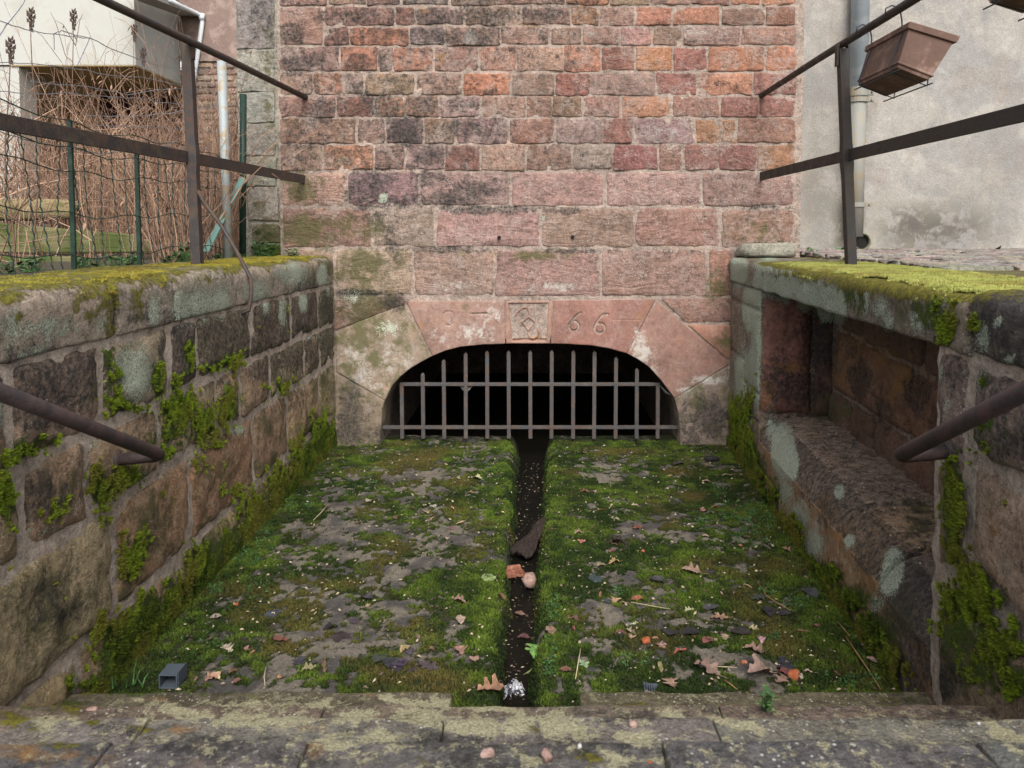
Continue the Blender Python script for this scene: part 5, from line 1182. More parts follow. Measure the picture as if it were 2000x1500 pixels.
for i in range(2300):
    r = .45 + 1.15 * r2.random() ** 1.1; y = r * YW
    x = XF - .06 - r2.random() ** 1.3 * 1.9 - (.25 if r < .8 else 0)
    if abs(r - 1.02) < .03 and x > onY(455, 400, YW)[0]: x -= .5
    if r > 1.02: x = min(x, onY(460, 400, y)[0])
    pxs = CX + F * x / y
    if r < 1.0 and pxs < 300 and r2.random() < .9: y = (1.02 + .5 * r2.random()) * YW; r = y / YW; x = onY(pxs, 400, y)[0]
    h = (.5 + .55 * r2.random() + (.42 if r2.random() < .16 else 0)) * (1 if r < 1.1 else 1.25)
    dens = r2.random()
    pts = stem_path(x, y, Z(50), h, .05 + .5 * r2.random() ** 2.2, 1000 + i); t = r2.random(); add_stem(pts, .0022 + .0048 * r2.random() ** 3, .0010, t)
    for q in range(int(r2.integers(0, 3))):            # withered leaves
        p = pts[int(r2.integers(2, 9))]; a_ = r2.random() * 6.28; e1 = np.array([math.cos(a_), math.sin(a_), -.8 - r2.random()]) * (.015 + .025 * r2.random()); e2 = np.array([-math.sin(a_), math.cos(a_), .2]) * .006; b = len(SV)
        SV.extend([p, p + e1 * .5 + e2, p + e1, p + e1 * .5 - e2 + [0, 0, .006]]); SF.extend([(b, b + 1, b + 2), (b, b + 2, b + 3)]); SA.extend([t * .6] * 4)
    for q in range(int(r2.integers(1, 4))):
        k_ = int(r2.integers(3, 9)); p = pts[min(k_, 8)]; d = (r2.random(3) - .5) * [.5, .5, .3] + [0, 0, .12]; add_stem([p, p + d * .5, p + d * .8 + [0, 0, -.04]], .0018, .0008, t)
for i in range(220):                                   # broken, leaning and lying pieces
    r = .5 + 1.0 * r2.random(); x = XF - .02 - r2.random() * 1.6; z = Z(48) + r2.random() ** 2 * .7; a = r2.random() * 6.28; l = (.15 + .3 * r2.random()) * (1 if r < .9 else 1.6); el = (r2.random() - .3) * 1.2
    d = np.array([math.cos(a) * math.cos(el), math.sin(a) * math.cos(el), math.sin(el)]) * l; p = np.array([x - .1, min(r * YW, 7.6), z]); add_stem([p, p + d * .5 + (r2.random(3) - .5) * .06, p + d], .0035, .002, r2.random())
so = mesh_obj('dry_stems', SV, SF, SM, None, True, {'tint': np.array(SA)}); tag(so, kind='stuff')
shd = simple('dark_seed_head', (.09, .06, .05), .9, var=.5)
for i, (px, py, pb, r, lab) in enumerate([(143, 22, 148, .80, 'tall dry stalk with a dark spiky seed head rising above the top wire'), (20, 78, 8, .62, 'dry stalk with drooping dark seed head near the white pier'), (279, 96, 290, .86, 'dry stalk ending in a small dark bud below the top wire'), (262, 50, 255, .9, 'thin tall dry stalk rising against the pale corner of the bay'), (60, 20, 75, .7, 'bent dry stalk with a hanging dark tip against the white bay')]):
    base = np.array([onY(pb, 457, r * YW)[0], r * YW, Z(48)]); tip = onY(px, py, r * YW); root = empty('dry_weed', base, lab, 'dried weed', 'tall dried weeds by the wire fence')
    pts = [base + (tip - base) * t + np.array([.03 * math.sin(t * 7 + i), .02 * math.sin(t * 5), 0]) * (1 - t) for t in np.linspace(0, 1, 10)]; pts[-1] = tip
    mb = MB(); mb.tube(pts, [.004 - .0024 * q / 9 for q in range(10)], 5)
    for q in range(3):
        p = pts[4 + q]; s_ = 1 if q % 2 else -1; mb.tube([p, p + np.array([.05 * s_, 0, .05]), p + np.array([.08 * s_, .01, .13])], [.002, .0015, .001], 4)
    o = mb.build('stem', SM, root, True)
    mb = MB()
    for q in range(22):
        t = q / 21; p = Vector(tip) + Vector((0, 0, -.09 * t)); a = q * 2.4; d = Vector((math.cos(a), math.sin(a), .5)) * (.008 + .010 * math.sin(math.pi * min(1, t + .15))); e = Vector((-math.sin(a), math.cos(a), 0)) * .005
        mb.add([p - e, p + e, p + d + Vector((0, 0, .012)), p + d - Vector((0, 0, .008))], [(0, 1, 2), (0, 3, 1), (0, 2, 3), (1, 3, 2)])
    mb.build('seed_head', shd, root)

# timber of the raised bed, log
def timber_mat():
    k = NT('mossy_timber'); P = k.pos(); g_ = k.noise(k.scale3(P, (4, 30, 60)), 1.0, 6, .6, .8); n = k.noise(P, 7.0, 5, .6)
    c = k.mix(k.ramp(n, .4, .62), (.075, .098, .022), (.17, .155, .075)); c = k.mix(1.0, c, k.math('ADD', .35, g_), 'MULTIPLY'); k.color(c); k.bump(g_, .8, .012); return k.m
TM = timber_mat()
rbed = empty('raised_bed', at(120, 500, .88), 'mossy green timber edging boards of a raised bed behind the wire mesh', 'raised bed')
def board(P, r, th, mat=TM):
    q = [at(x, y, r) for x, y in P]; mb = MB(); mb.hexa([q[0], q[1], q[1] + [0, th, 0], q[0] + [0, th, 0], q[3], q[2], q[2] + [0, th, 0], q[3] + [0, th, 0]]); return mb.build('board', mat, rbed, bevel=.006)
board([(-60, 494), (268, 493), (268, 459), (-60, 431)], .90, .05); board([(-60, 530), (150, 520), (150, 501), (-60, 500)], .86, .05); board([(130, 497), (300, 492), (300, 470), (130, 461)], .95, .05)
o = lump('log', at(30, 432, 1.0) + np.array([0, 0, 0]), (.8, .16, .13), simple('pale_weathered_wood', (.33, .26, .14), .9, var=.6, sc=30, c2=(.17, .16, .06), bump=.8, bd=.02), (.4, .34, .2), .12, .3, 8, sq=.6); tag(o, 'pale weathered log lying behind the mossy board', 'log')

# ------------------------------------------------------------------ moss made of small shoots
def moss_mat(name, dark, light, dead, amt=.25):
    k = NT(name); a = k.attr('tint')['Fac']; b = k.attr('dead')['Fac']
    c = k.mix(a, dark, light); c = k.mix(b, c, dead); k.color(c); k.rough(.75); k.b.inputs['Specular IOR Level'].default_value = .2
    return k.m
MS_FLOOR = moss_mat('green_moss', (.007, .017, .004), (.10, .15, .016), (.10, .075, .022))
MS_WALL = moss_mat('bright_cushion_moss', (.020, .034, .004), (.19, .26, .015), (.12, .10, .018))
MS_COPE = moss_mat('yellow_moss', (.06, .055, .010), (.29, .25, .035), (.17, .10, .025)); MS_PALE = moss_mat('pale_green_moss', (.10, .10, .02), (.36, .37, .10), (.20, .14, .04))
def tufts(name, P, Nn, size, mat, tint, dead, parent=None, kind='stuff', spread=.9, nb=3, wid=.30):
    """shoots of moss: NB pointed blades at each point P, along the surface normal with a random lean"""
    n = len(P)
    if n == 0: return None
    V = np.zeros((n, nb, 3, 3)); up = Nn / np.linalg.norm(Nn, axis=1)[:, None]
    for b in range(nb):
        rv = rng.normal(size=(n, 3)); tang = np.cross(up, rv); tang /= np.linalg.norm(tang, axis=1)[:, None]
        side = np.cross(up, tang); s = size * (.55 + .9 * rng.random(n)); wd = s * wid * (.7 + .6 * rng.random(n))
        off = tang * (s * .35 * rng.random(n))[:, None]
        V[:, b, 0] = P + off - side * wd[:, None] - up * (s * .15)[:, None]; V[:, b, 1] = P + off + side * wd[:, None] - up * (s * .15)[:, None]
        V[:, b, 2] = P + off + up * s[:, None] + tang * (s * spread * (rng.random(n)))[:, None]
    idx = np.arange(n * nb * 3).reshape(-1, 3)
    tt = np.repeat(tint, nb * 3); dd = np.repeat(dead, nb * 3)
    tt = np.clip(tt + np.tile(np.array([-.25, -.25, .2]), n * nb), 0, 1)
    o = mesh_obj(name, V.reshape(-1, 3), idx, mat, parent, True, {'tint': tt, 'dead': dd})
    if kind: o['kind'] = kind
    return o
# floor
N0 = 520000
X = XL + (xr(YW) + .05 - XL) * rng.random(N0); Yq = yF0 + .05 + (YW + .05 - yF0) * (1 - (1 - rng.random(N0)) ** .9)
ok = (X < xr(Yq) - .02); X, Yq = X[ok], Yq[ok]
Zq, Dq = floor_z(X, Yq); Mq = moss_density(X, Yq, Zq, Dq)
P3 = np.stack([X, Yq, X * 0 + 9], -1); cl_ = fbm(P3 * 26, 3, 51)
keep = (Mq + (cl_ - .5) * 1.1 + (rng.random(len(X)) - .5) * .25 > .56)
keep &= rng.random(len(X)) < .75
X, Yq, Zq, Dq, Mq, cl_ = [a[keep] for a in (X, Yq, Zq, Dq, Mq, cl_)]
P = np.stack([X, Yq, Zq], 1)
patchy = fbm(np.stack([X, Yq, X * 0 + 1], -1) * 4.5, 3, 52); patch2 = fbm(np.stack([X, Yq, X * 0 + 6], -1) * 18, 3, 53)
bank = np.clip(1 - np.abs(Dq - .07) / .13, 0, 1); edge_ = np.clip(1 - np.minimum(X - XL, xr(Yq) - X) / .25, 0, 1); backb = sstep(YW - .35, YW, Yq)
tint = np.clip(.30 + (patchy - .5) * 1.7 + (patch2 - .5) * 1.7 + .22 * bank * (Dq > .02) + .10 * edge_ + (rng.random(len(X)) - .5) * .35, 0, 1)
tint = np.where(Dq < .015, tint * .35, tint)
dead = np.clip((fbm(np.stack([X, Yq, X * 0 + 3], -1) * 5.0, 4, 54) - .50) * 3.2 + (rng.random(len(X)) - .5) * .5 - .5 * bank - .4 * edge_, 0, .9)
Nn = np.tile(np.array([0, -.15, 1.0]), (len(X), 1)); Nn[:, :2] += (rng.random((len(X), 2)) - .5) * .8
tufts('moss', P, Nn, .0046 + .0036 * cl_ + .0012 * bank, MS_FLOOR, tint, dead)
# wall moss: where the stains say so
def wall_moss(plane, key, u0, u1, v0, v1, n, parent, size, h=.016, thr=.62, base=None, mat=None, dead_amt=.25):
    U = u0 + (u1 - u0) * rng.random(n); Vv = v0 + (v1 - v0) * rng.random(n)
    P = plane.w(U, Vv, np.full(n, h)); a = stain_attrs(key, P)['st_a'][:, 0]
    if base is not None: a = np.maximum(a, base(U, Vv))
    nz = fbm(np.stack([U, Vv, U * 0 + 5], -1) * 24, 4, 61); nz2 = fbm(np.stack([U, Vv, U * 0 + 8], -1) * 9, 3, 62)
    nz3 = fbm(np.stack([U, Vv, U * 0 + 2], -1) * 70, 2, 63); keep = a + (nz - .5) * 1.1 + (nz2 - .5) * .9 + (nz3 - .5) * 1.1 > thr + .10
    P = P[keep]; nz = .5 * nz[keep] + .5 * nz3[keep]; nz2 = nz2[keep]; k_ = len(P)
    bs = 1 - sstep(.05, .22, P[:, 2] - (v0 + .02)) if base is not None else np.zeros(k_)
    Nn = np.tile(plane.n + np.array([0, 0, .5]), (k_, 1)) + (rng.random((k_, 3)) - .5) * .7
    tint = np.clip(.45 - .33 * bs + (nz - .5) * 2.2 + (nz2 - .5) * 1.4 + (rng.random(k_) - .5) * .3, 0, 1); dead = np.clip((nz2 - .5) * 3 + .25 * bs + (rng.random(k_) - .5) * .4, 0, .8) * dead_amt * 4
    dead = np.clip(dead, 0, .85)
    return tufts('moss', P, Nn, size * (.6 + .9 * nz), mat or MS_WALL, tint, dead, parent)
wall_moss(LEFT, 'left', yl(-150), YW, -.02, Z(100), 420000, lw, .0052, base=lambda u, v: np.clip(1.45 - v / .11, 0, 1.15), dead_amt=.25)
wall_moss(RIGHT, 'right', 0.0, t_n0 + .05, -.02, b_top + .3, 80000, rw, .006, base=lambda u, v: np.clip(1.2 - v / .16, 0, 1.1))
wall_moss(RIGHT, 'right', t_n0, t_n1, -.02, .13, 60000, rw, .0065, base=lambda u, v: np.clip(1.1 - v / .09, 0, 1.1), dead_amt=.3)
wall_moss(RIGHT, 'right', t_n1, t_end, 0.05, Z(50), 150000, rw, .0055)
# yellow moss on the copings
def cope_moss(p0, d, nout, L, bw, z, n, parent, lim, name='moss', bright=0.0, ucut=0, mat=None):
    s = ucut + (L - ucut) * rng.random(n); q = -bw + (bw + .02) * rng.random(n)
    P = np.array(p0)[None] + np.array(d)[None] * s[:, None] + np.array(nout)[None] * q[:, None]; drop_ = np.clip(q + .045, 0, .1); P[:, 2] = z - drop_ ** 2 * 9
    nz = fbm(P * 9, 4, 71); nz2 = fbm(P * 34, 3, 72)
    keep = lim(s, q) + (nz - .5) * 1.7 + (nz2 - .5) * 1.0 > .5
    P = P[keep]; nz = nz[keep]; nz2 = nz2[keep]; k_ = len(P); Nn = np.tile(np.array([0, 0, 1.0]), (k_, 1)) + (rng.random((k_, 3)) - .5) * .8
    tint = np.clip(.5 + bright + (nz2 - .5) * 1.8 + (rng.random(k_) - .5) * .35, 0, 1); dead = np.clip((fbm(P * 6, 3, 73) - .5) * 3.2 + (rng.random(k_) - .5) * .3, 0, .75)
    tufts(name, P, Nn, .0028 + .0045 * nz2, mat or MS_COPE, tint, dead, parent, wid=.45)
cope_moss((XL, YW, 0), (0, -1, 0), (1, 0, 0), YW - yl(-100), .42, Z(44) + .001, 120000, lw, lambda s, q: .54 - .45 * sstep(-.09, .02, q))
cope_moss(RP0 * [1, 1, 0], RD, RN, tR(1905), .48, Z(46) + .003, 140000, rw, lambda s, q: .72 - .5 * sstep(-.06, .02, q) + .1 * (s > .9), bright=.12, ucut=tR(1500), mat=MS_PALE)

# ------------------------------------------------------------------ green weeds
def leafy(name, pts, mat, size, label=None, cat=None, group=None, kind=None, n=14, h=.05, parent=None, long=1.6):
    mb = MB(); r = rng
    for c in pts:
        c = Vector(c)
        for q in range(n):
            a = r.random() * 6.283; el = .15 + 1.2 * r.random(); ln = size * (.6 + .8 * r.random()); o_ = Vector(((r.random() - .5), (r.random() - .5), 0)) * size * 1.6; zz = h * r.random()
            d = Vector((math.cos(a) * math.cos(el * .6), math.sin(a) * math.cos(el * .6), math.sin(el * .6))); s_ = d.cross(Vector((0, 0, 1))).normalized() * ln / long / 2; nrm = s_.cross(d).normalized()
            b = c + o_ + Vector((0, 0, zz)); 
            mb.add([b, b + d * ln * .45 + s_ - nrm * ln * .06, b + d * ln - nrm * ln * .18, b + d * ln * .45 - s_ - nrm * ln * .06, b + d * ln * .5 + nrm * ln * .03], [(0, 1, 4), (1, 2, 4), (2, 3, 4), (3, 0, 4)])
            mb.tube([c - Vector((0, 0, .004)), b + Vector((0, 0, .0005))], .0009, 3, False)
    o = mb.build(name, mat, parent); return tag(o, label, cat, group, kind)
weedm = simple('weed_green', (.06, .14, .035), .6, var=.8, sc=40, c2=(.10, .22, .06))
weedd = simple('fresh_weed_green', (.04, .095, .025), .6, var=.8, sc=40, c2=(.085, .18, .05))
gz_ = Z(46)
gnd = lambda px, r, z=None: np.array([onY(px, 480, r * YW)[0], r * YW, gz_ if z is None else z])
leafy('weed', [gnd(x, .965) for x in (500, 515, 530)], weedd, .028, 'bushy green weed at the foot of the concrete pillar', 'weed', n=40, h=.09)
leafy('weed', [gnd(x, .975) for x in (566, 576)], weedd, .024, 'small green weed in the corner where coping meets red wall', 'weed', n=24, h=.05)
leafy('weed', [gnd(x, .90) for x in (425, 445, 470)], weedd, .022, 'low green weed between the railing brace and green post', 'weed', n=30, h=.03)
leafy('weed', [gnd(x, .76) for x in (362, 352)], weedd, .026, 'upright green weed just behind the rusty railing post', 'weed', n=26, h=.10)
hz = Z(40)
leafy('weed', [onY(1927, 497, YH - .1)], weedm, .085, 'broad leaved green weed against the plaster wall', 'weed', n=8, h=.01, long=2.6)
leafy('weed', [onY(1968, 500, YH - .12)], weedm, .05, 'low dark green weed beside the broad leaved one', 'weed', n=14, h=.01, long=2.2)
leafy('weed', [onY(1646, 497, YH - .2)], weedm, .045, 'small green weed behind the dark railing post', 'weed', n=10, h=.03)
leafy('weed', [onZ(1496, 1388, STEPS[1][1])], weedd, .017, 'single small green weed growing between the stone steps', 'weed', n=30, h=.045)
leafy('weed', [onY(1585, 494, YW + .12)], weedm, .04, 'grassy green weed between loose pale stone and plaster', 'weed', n=16, h=.02, long=4)
# chickweed mats on the floor
def scatter_px(blobs, per):
    out = []
    for bx, by, rx, ry, k_ in blobs:
        for q in range(int(per * k_)):
            a = rng.random() * 6.28; d = math.sqrt(rng.random()); out.append(hitfloor(bx + rx * d * math.cos(a), by + ry * d * math.sin(a)))
    return out
leafy('chickweed', scatter_px([(1440, 1000, 40, 26, 1), (1490, 1010, 34, 30, 1.2), (1470, 1050, 40, 20, .8), (1400, 960, 20, 14, .4), (1375, 1020, 14, 10, .3), (1080, 1190, 14, 30, .5), (1075, 1290, 12, 40, .5), (1150, 920, 20, 8, .2), (1560, 1180, 30, 14, .4), (1500, 1160, 20, 10, .3), (1510, 1245, 14, 8, .2), (1240, 1290, 60, 20, .2), (1660, 1330, 60, 14, .4), (1210, 1160, 12, 10, .2)], 60), weedd, .0095, kind='stuff', n=4, h=.016)
leafy('chickweed', scatter_px([(480, 1090, 30, 20, 1), (520, 1050, 20, 30, .8), (560, 990, 24, 16, .7), (600, 985, 10, 10, .3), (420, 1150, 16, 14, .5), (500, 1150, 40, 26, .4), (700, 950, 50, 20, .3), (760, 900, 60, 12, .3), (960, 930, 20, 30, .5), (400, 1260, 50, 30, .3)], 55), weedd, .009, kind='stuff', n=4, h=.014)
leafy('herbs', [(XL - .44 - .35 * rng.random(), YW * (.45 + .5 * q / 34), gz_ - .005) for q in range(34)], weedd, .028, kind='stuff', n=18, h=.05)
# grass blades by the step
gb = MB()
for px, py in [(180, 1340), (185, 1345), (195, 1338), (205, 1342), (215, 1345), (176, 1348), (258, 1338), (275, 1342), (170, 1345), (222, 1340), (240, 1344)]:
    for q in range(2):
        p = onZ(px + 10 * rng.random(), py, .01); a = rng.random() * 6.28; l = .03 + .045 * rng.random(); d = Vector((math.cos(a) * .4, math.sin(a) * .4, 1)).normalized(); s_ = Vector((.0025, 0, 0)); p = Vector(p)
        gb.add([p - s_, p + s_, p + d * l * .6 + s_ * .6, p + d * l * .6 - s_ * .6, p + d * l + Vector((math.cos(a), math.sin(a), -.3)) * l * .2], [(0, 1, 2, 3), (3, 2, 4)])
tag(gb.build('grass', weedd), kind='stuff')

# ------------------------------------------------------------------ fallen leaves
def leaf_mat(name, c, c2):
    k = NT(name); P = k.pos(); oi = k.oinfo(); n = k.noise(P, 45.0, 5, .65); f = k.noise(P, 260.0, 3, .6)
    cc = k.mix(1.0, oi['Color'], k.math('MAXIMUM', .2, k.math('MULTIPLY_ADD', n, 2.2, -.25)), 'MULTIPLY'); cc = k.mix(k.ramp(f, .6, .72, 0, .5), cc, (.06, .04, .03)); k.color(cc); k.rough(.7); k.bump(k.math('ADD', n, k.math('MULTIPLY', f, .5)), .6, .004); return k.m
LM = leaf_mat('dead_leaf', None, None)
def leaf_mesh(kind, size, curl, seed):
    r = np.random.default_rng(seed); n_ = 14; L_ = []; R2 = []; mid = []
    for i in range(n_ + 1):
        t = i / n_
        if kind == 'oval': wv = .34 * math.sin(math.pi * t ** .85) ** .8
        elif kind == 'heart': wv = .46 * math.sin(math.pi * min(1, t * .9 + .1)) ** .7 * (1 - .35 * t)
        elif kind == 'lobed': wv = (.30 + .17 * math.cos(t * 6.28 * 3.2)) * math.sin(math.pi * t ** .8) ** .55
        elif kind == 'maple': wv = [.02, .10, .34, .50, .26, .30, .55, .60, .34, .22, .30, .24, .12, .07, 0][i]
        elif kind == 'strip': wv = .14 * math.sin(math.pi * t) ** .5
        else: wv = .28 * math.sin(math.pi * t) ** .6
        wv *= 1 + .15 * (r.random() - .5)
        z = curl * (.35 * math.sin(math.pi * t) + .25 * math.sin(t * 9 + seed)) ; mid.append((0, t - .5, z * .35))
        za = curl * (.5 + .5 * r.random()) * wv * 1.3
        L_.append((-wv, t - .5 + (.10 * wv if kind == 'maple' else 0), z * .35 + za)); R2.append((wv * (.85 + .3 * r.random()), t - .5 + (.10 * wv if kind == 'maple' else 0), z * .35 + za * (.3 + .9 * r.random())))
    V = np.array(L_ + mid + R2) * size; m = n_ + 1; Fc = []
    for i in range(n_): Fc += [(i, m + i, m + i + 1, i + 1), (m + i, 2 * m + i, 2 * m + i + 1, m + i + 1)]
    return V, Fc
def place_leaf(px, py, size, kind, col, curl, yaw, label, group=None, seed=0, z=None, stalk=True, lift=.008, cat='leaf', name='fallen_leaf'):
    p = hitfloor(px, py) if z is None else onZ(px, py, z)
    V, Fc = leaf_mesh(kind, size, curl, seed); a = yaw; rx = (np.random.default_rng(seed + 9).random() - .5) * .35
    if stalk:
        b = len(V); s0 = V[15]; s1 = s0 + np.array([.02, -.28, .03]) * size; w_ = size * .012
        V = np.concatenate([V, [s0 + [w_, 0, 0], s0 - [w_, 0, 0], s0 + [0, 0, w_ * 1.6], s1 + [w_, 0, 0], s1 - [w_, 0, 0], s1 + [0, 0, w_ * 1.6]]]); Fc = Fc + [(b, b + 1, b + 4, b + 3), (b + 1, b + 2, b + 5, b + 4), (b + 2, b, b + 3, b + 5)]
    c_, s_ = math.cos(rx), math.sin(rx); V = np.stack([V[:, 0], V[:, 1] * c_ - V[:, 2] * s_, V[:, 1] * s_ + V[:, 2] * c_], 1)
    c_, s_ = math.cos(a), math.sin(a); V = np.stack([V[:, 0] * c_ - V[:, 1] * s_, V[:, 0] * s_ + V[:, 1] * c_, V[:, 2]], 1)
    V[:, 2] += lift - min(0, V[:, 2].min() * .8); V = V + p
    o = mesh_obj(name, V, Fc, LM, None, True, None, col); return tag(o, label, cat, group)
TANL, BRN, BLK, PNK, GRN, YEL, RUST = (.28, .175, .115), (.15, .085, .055), (.03, .028, .03), (.29, .18, .13), (.24, .33, .10), (.42, .36, .20), (.17, .07, .05)
BIGLEAF = [
 (953, 1130, .095, 'heart', (.30, .38, .15), .15, .4, 'pale green heart shaped leaf on the edge of the gutter'), (1350, 1120, .11, 'maple', (.36, .235, .17), .35, 1.3, 'pinkish tan maple leaf with pointed lobes lying on moss'), (1310, 1338, .085, 'lobed', (.36, .23, .165), .25, .1, 'tan lobed leaf near the lowest step beside a grey plastic strip'),
 (1405, 1210, .085, 'lobed', (.35, .22, .14), .2, 1.2, 'pale brown lobed leaf next to two slate coloured leaves'), (1345, 1240, .10, 'oval', BLK, .2, 1.4, 'slate black oval leaf pointing towards a tan lobed leaf'), (1300, 1240, .0, 'oval', BLK, .2, 1.4, ''),
 (1500, 1198, .085, 'oval', BLK, .4, .1, 'upright dark slate leaf beside a thin brown twig'), (1530, 1202, .08, 'oval', (.045, .045, .05), .2, 1.5, 'dark slate leaf lying flat just beside the upright slate one'), (1475, 1275, .10, 'lobed', (.31, .19, .15), .5, 1.1, 'crumpled pinkish leaf between orange chip and dark leaves'),
 (1380, 1312, .12, 'lobed', (.28, .18, .145), .55, .9, 'large crumpled brown leaf near the lowest step'), (1485, 1320, .12, 'maple', (.36, .24, .19), .45, 1.7, 'shredded pale maple leaf close to the orange tile chip'), (1530, 1335, .085, 'lobed', (.35, .21, .16), .4, 2.2, 'torn pinkish leaf beside the shredded maple leaf'),
 (760, 1300, .085, 'heart', (.05, .05, .055), .35, .6, 'dark grey leaf with a pale brown tip on top'), (960, 1352, .12, 'lobed', (.36, .20, .12), .4, 2.0, 'brown oak like leaf leaning on the crumpled foil'), (1220, 1180, .05, 'strip', TANL, .4, 1.2, 'narrow brown leaf with a long pale stalk'), (1325, 908, .12, 'oval', (.05, .04, .035), .3, 2.2, 'blackish brown leaf with pale curved stalk near the drain'),
 (931, 937, .075, 'heart', (.50, .45, .26), .6, 1.2, 'curled cream yellow leaf near the top of the gutter'), (1205, 1062, .095, 'lobed', (.05, .035, .032), .6, 1.4, 'black crumpled leaf lump in the middle of the slab'), (1128, 1044, .065, 'lobed', (.34, .22, .17), .5, 1.6, 'dry tan crumpled leaf above the bark piece side'), (1282, 1136, .085, 'heart', (.07, .065, .07), .3, 1.2, 'grey leaf with a tan patch below the maple leaf'),
 (545, 1255, .08, 'lobed', RUST, .6, 1.3, 'red brown curled leaf over a dark wet patch near garden wall'), (570, 1233, .0, 'strip', TANL, .5, .5, ''), (645, 1228, .075, 'oval', BLK, .35, 2.2, 'dark folded leaf standing on edge on the garden-side slab'), (715, 1170, .08, 'oval', (.07, .06, .065), .35, 1.0, 'grey violet leaf on the bare stone of the garden-side slab'),
 (895, 1178, .075, 'lobed', (.31, .19, .15), .5, 1.5, 'pinkish crumpled leaf on the slab close to the gutter bank'), (899, 1215, .065, 'oval', (.37, .27, .21), .4, .3, 'pale upright oval leaf on moss by the gutter bank'), (898, 1273, .075, 'lobed', (.35, .2, .15), .5, .5, 'rosy crumpled leaf above the lower gutter bank'), (926, 1292, .06, 'oval', (.36, .22, .17), .4, .2, 'small rosy folded leaf at the lower gutter edge'),
 (1015, 1200, .055, 'oval', (.30, .18, .14), .2, 1.4, 'pale brown leaf floating in the gutter water'), (1022, 1246, .065, 'oval', (.13, .06, .06), .3, 1.5, 'dark red leaf floating in the gutter water'), (976, 1168, .08, 'strip', (.18, .09, .06), .6, .7, 'dark rolled leaf hanging on the gutter edge'), (1138, 1300, .06, 'lobed', (.26, .36, .20), .3, .5, 'small pale ivy leaf with upright stalk on the moss'),
 (1075, 1235, .07, 'oval', (.27, .17, .12), .4, .1, 'long brown leaf standing at the gutter bank'), (1103, 1315, .06, 'oval', (.20, .10, .065), .4, 1.2, 'chestnut brown leaf low on the house-side slab'), (1420, 930, .09, 'strip', (.36, .26, .17), .3, 1.6, 'pale fern like leaf piece near the niche wall'), (1380, 942, .06, 'oval', (.33, .21, .16), .3, 1.5, 'flat pinkish leaf near the drain on the house-side'), (1160, 963, .05, 'lobed', (.36, .25, .19), .4, 1.2, 'pale crumpled leaf below the grille on green moss'),
 (1240, 990, .055, 'oval', (.42, .33, .22), .3, 1.5, 'pale yellow oval leaf lying flat on the moss'), (1535, 1078, .06, 'lobed', (.30, .17, .12), .5, 1.0, 'brown crumpled leaf at the foot of the bench'), (1515, 1015, .05, 'oval', (.28, .13, .09), .5, .4, 'reddish brown leaf among bright chickweed'), (1705, 1297, .10, 'strip', (.38, .25, .20), .3, .5, 'pale split leaf leaning near the dark bench corner'), (505, 1253, .0, 'oval', BRN, .3, 1, '')]
for i, (px, py, s, kd, col, cu, yaw, lab) in enumerate(BIGLEAF):
    if s > 0: place_leaf(px, py, s * .72, kd, tuple(q_ * .78 for q_ in col), cu * 1.1, yaw + (rng.random() - .5) * .3, lab, None, 100 + i, z=(-.09 if 'floating' in lab else None), lift=.002 if 'floating' in lab else .004)
def where(px, py):
    gar = px < 1000; u = abs(px - 1015)
    if py > 1285: return 'near the lowest step, ' + ('garden side' if gar else 'bench side')
    if u < 110: return 'on the gutter bank, ' + ('garden side' if gar else 'bench side')
    if py < 960: return 'below the grille, ' + ('garden side' if gar else 'bench side')
    if py < 1110: return 'on the upper half of the ' + ('garden-side slab' if gar else 'bench-side slab')
    if (gar and px < 560) or px > 1480: return 'near the foot of the ' + ('garden wall' if gar else 'bench')
    return 'on the lower half of the ' + ('garden-side slab' if gar else 'bench-side slab')
SHAPE = {'oval': 'oval', 'lobed': 'ragged', 'strip': 'narrow', 'heart': 'broad'}
def cname(c):
    L = sum(c) / 3
    if L < .065: return 'black'
    if L < .125: return 'dark brown' if c[0] < .2 else 'rusty'
    if L < .19: return 'brown'
    return 'pinkish' if c[2] > .6 * c[1] + .0 and c[1] < .66 * c[0] else 'pale tan'
def many(n, blobs, kinds, cols, smin, smax, label, group, seed, curl=(.2, .6)):
    r = np.random.default_rng(seed)
    for q in range(n):
        bx, by, rx, ry = blobs[q % len(blobs)]; px = bx + rx * (r.random() - .5) * 2; py = by + ry * (r.random() - .5) * 2
        sz = smin + (smax - smin) * r.random(); c = tuple(float(np.clip(x * (.75 + .5 * r.random()), 0, 1)) for x in cols[int(r.integers(0, len(cols)))]); kd = kinds[q % len(kinds)]
        big = 'tiny' if sz < smin + .33 * (smax - smin) else 'small' if sz < smin + .7 * (smax - smin) else 'larger'
        place_leaf(px, py, sz, kd, c, curl[0] + (curl[1] - curl[0]) * r.random(), r.random() * 6.28, f'{big} {cname(c)} {SHAPE[kd]} {label} {where(px, py)}', group, seed * 50 + q, lift=.003)
many(34, [(620, 1250, 240, 80), (800, 1050, 130, 120), (860, 970, 80, 60), (560, 1310, 220, 30)], ['oval', 'lobed', 'strip'], [TANL, PNK, BRN, (.38, .27, .2)], .022, .05, 'leaf scrap', 'little leaf scraps on the garden-side slab', 3)
many(52, [(1250, 1250, 150, 100), (1400, 1150, 180, 120), (1250, 960, 150, 80), (1560, 1260, 100, 70), (1150, 1100, 60, 130)], ['oval', 'lobed', 'strip'], [TANL, PNK, BRN, (.38, .27, .2), RUST], .022, .052, 'leaf scrap', 'little leaf scraps on the bench-side slab', 4)
many(22, [(680, 1240, 160, 80), (1350, 1230, 250, 110)], ['oval', 'heart', 'lobed'], [BLK, (.05, .045, .05), (.06, .05, .06)], .035, .075, 'rotting leaf', 'blackened leaves on the moss', 6, curl=(.05, .2))
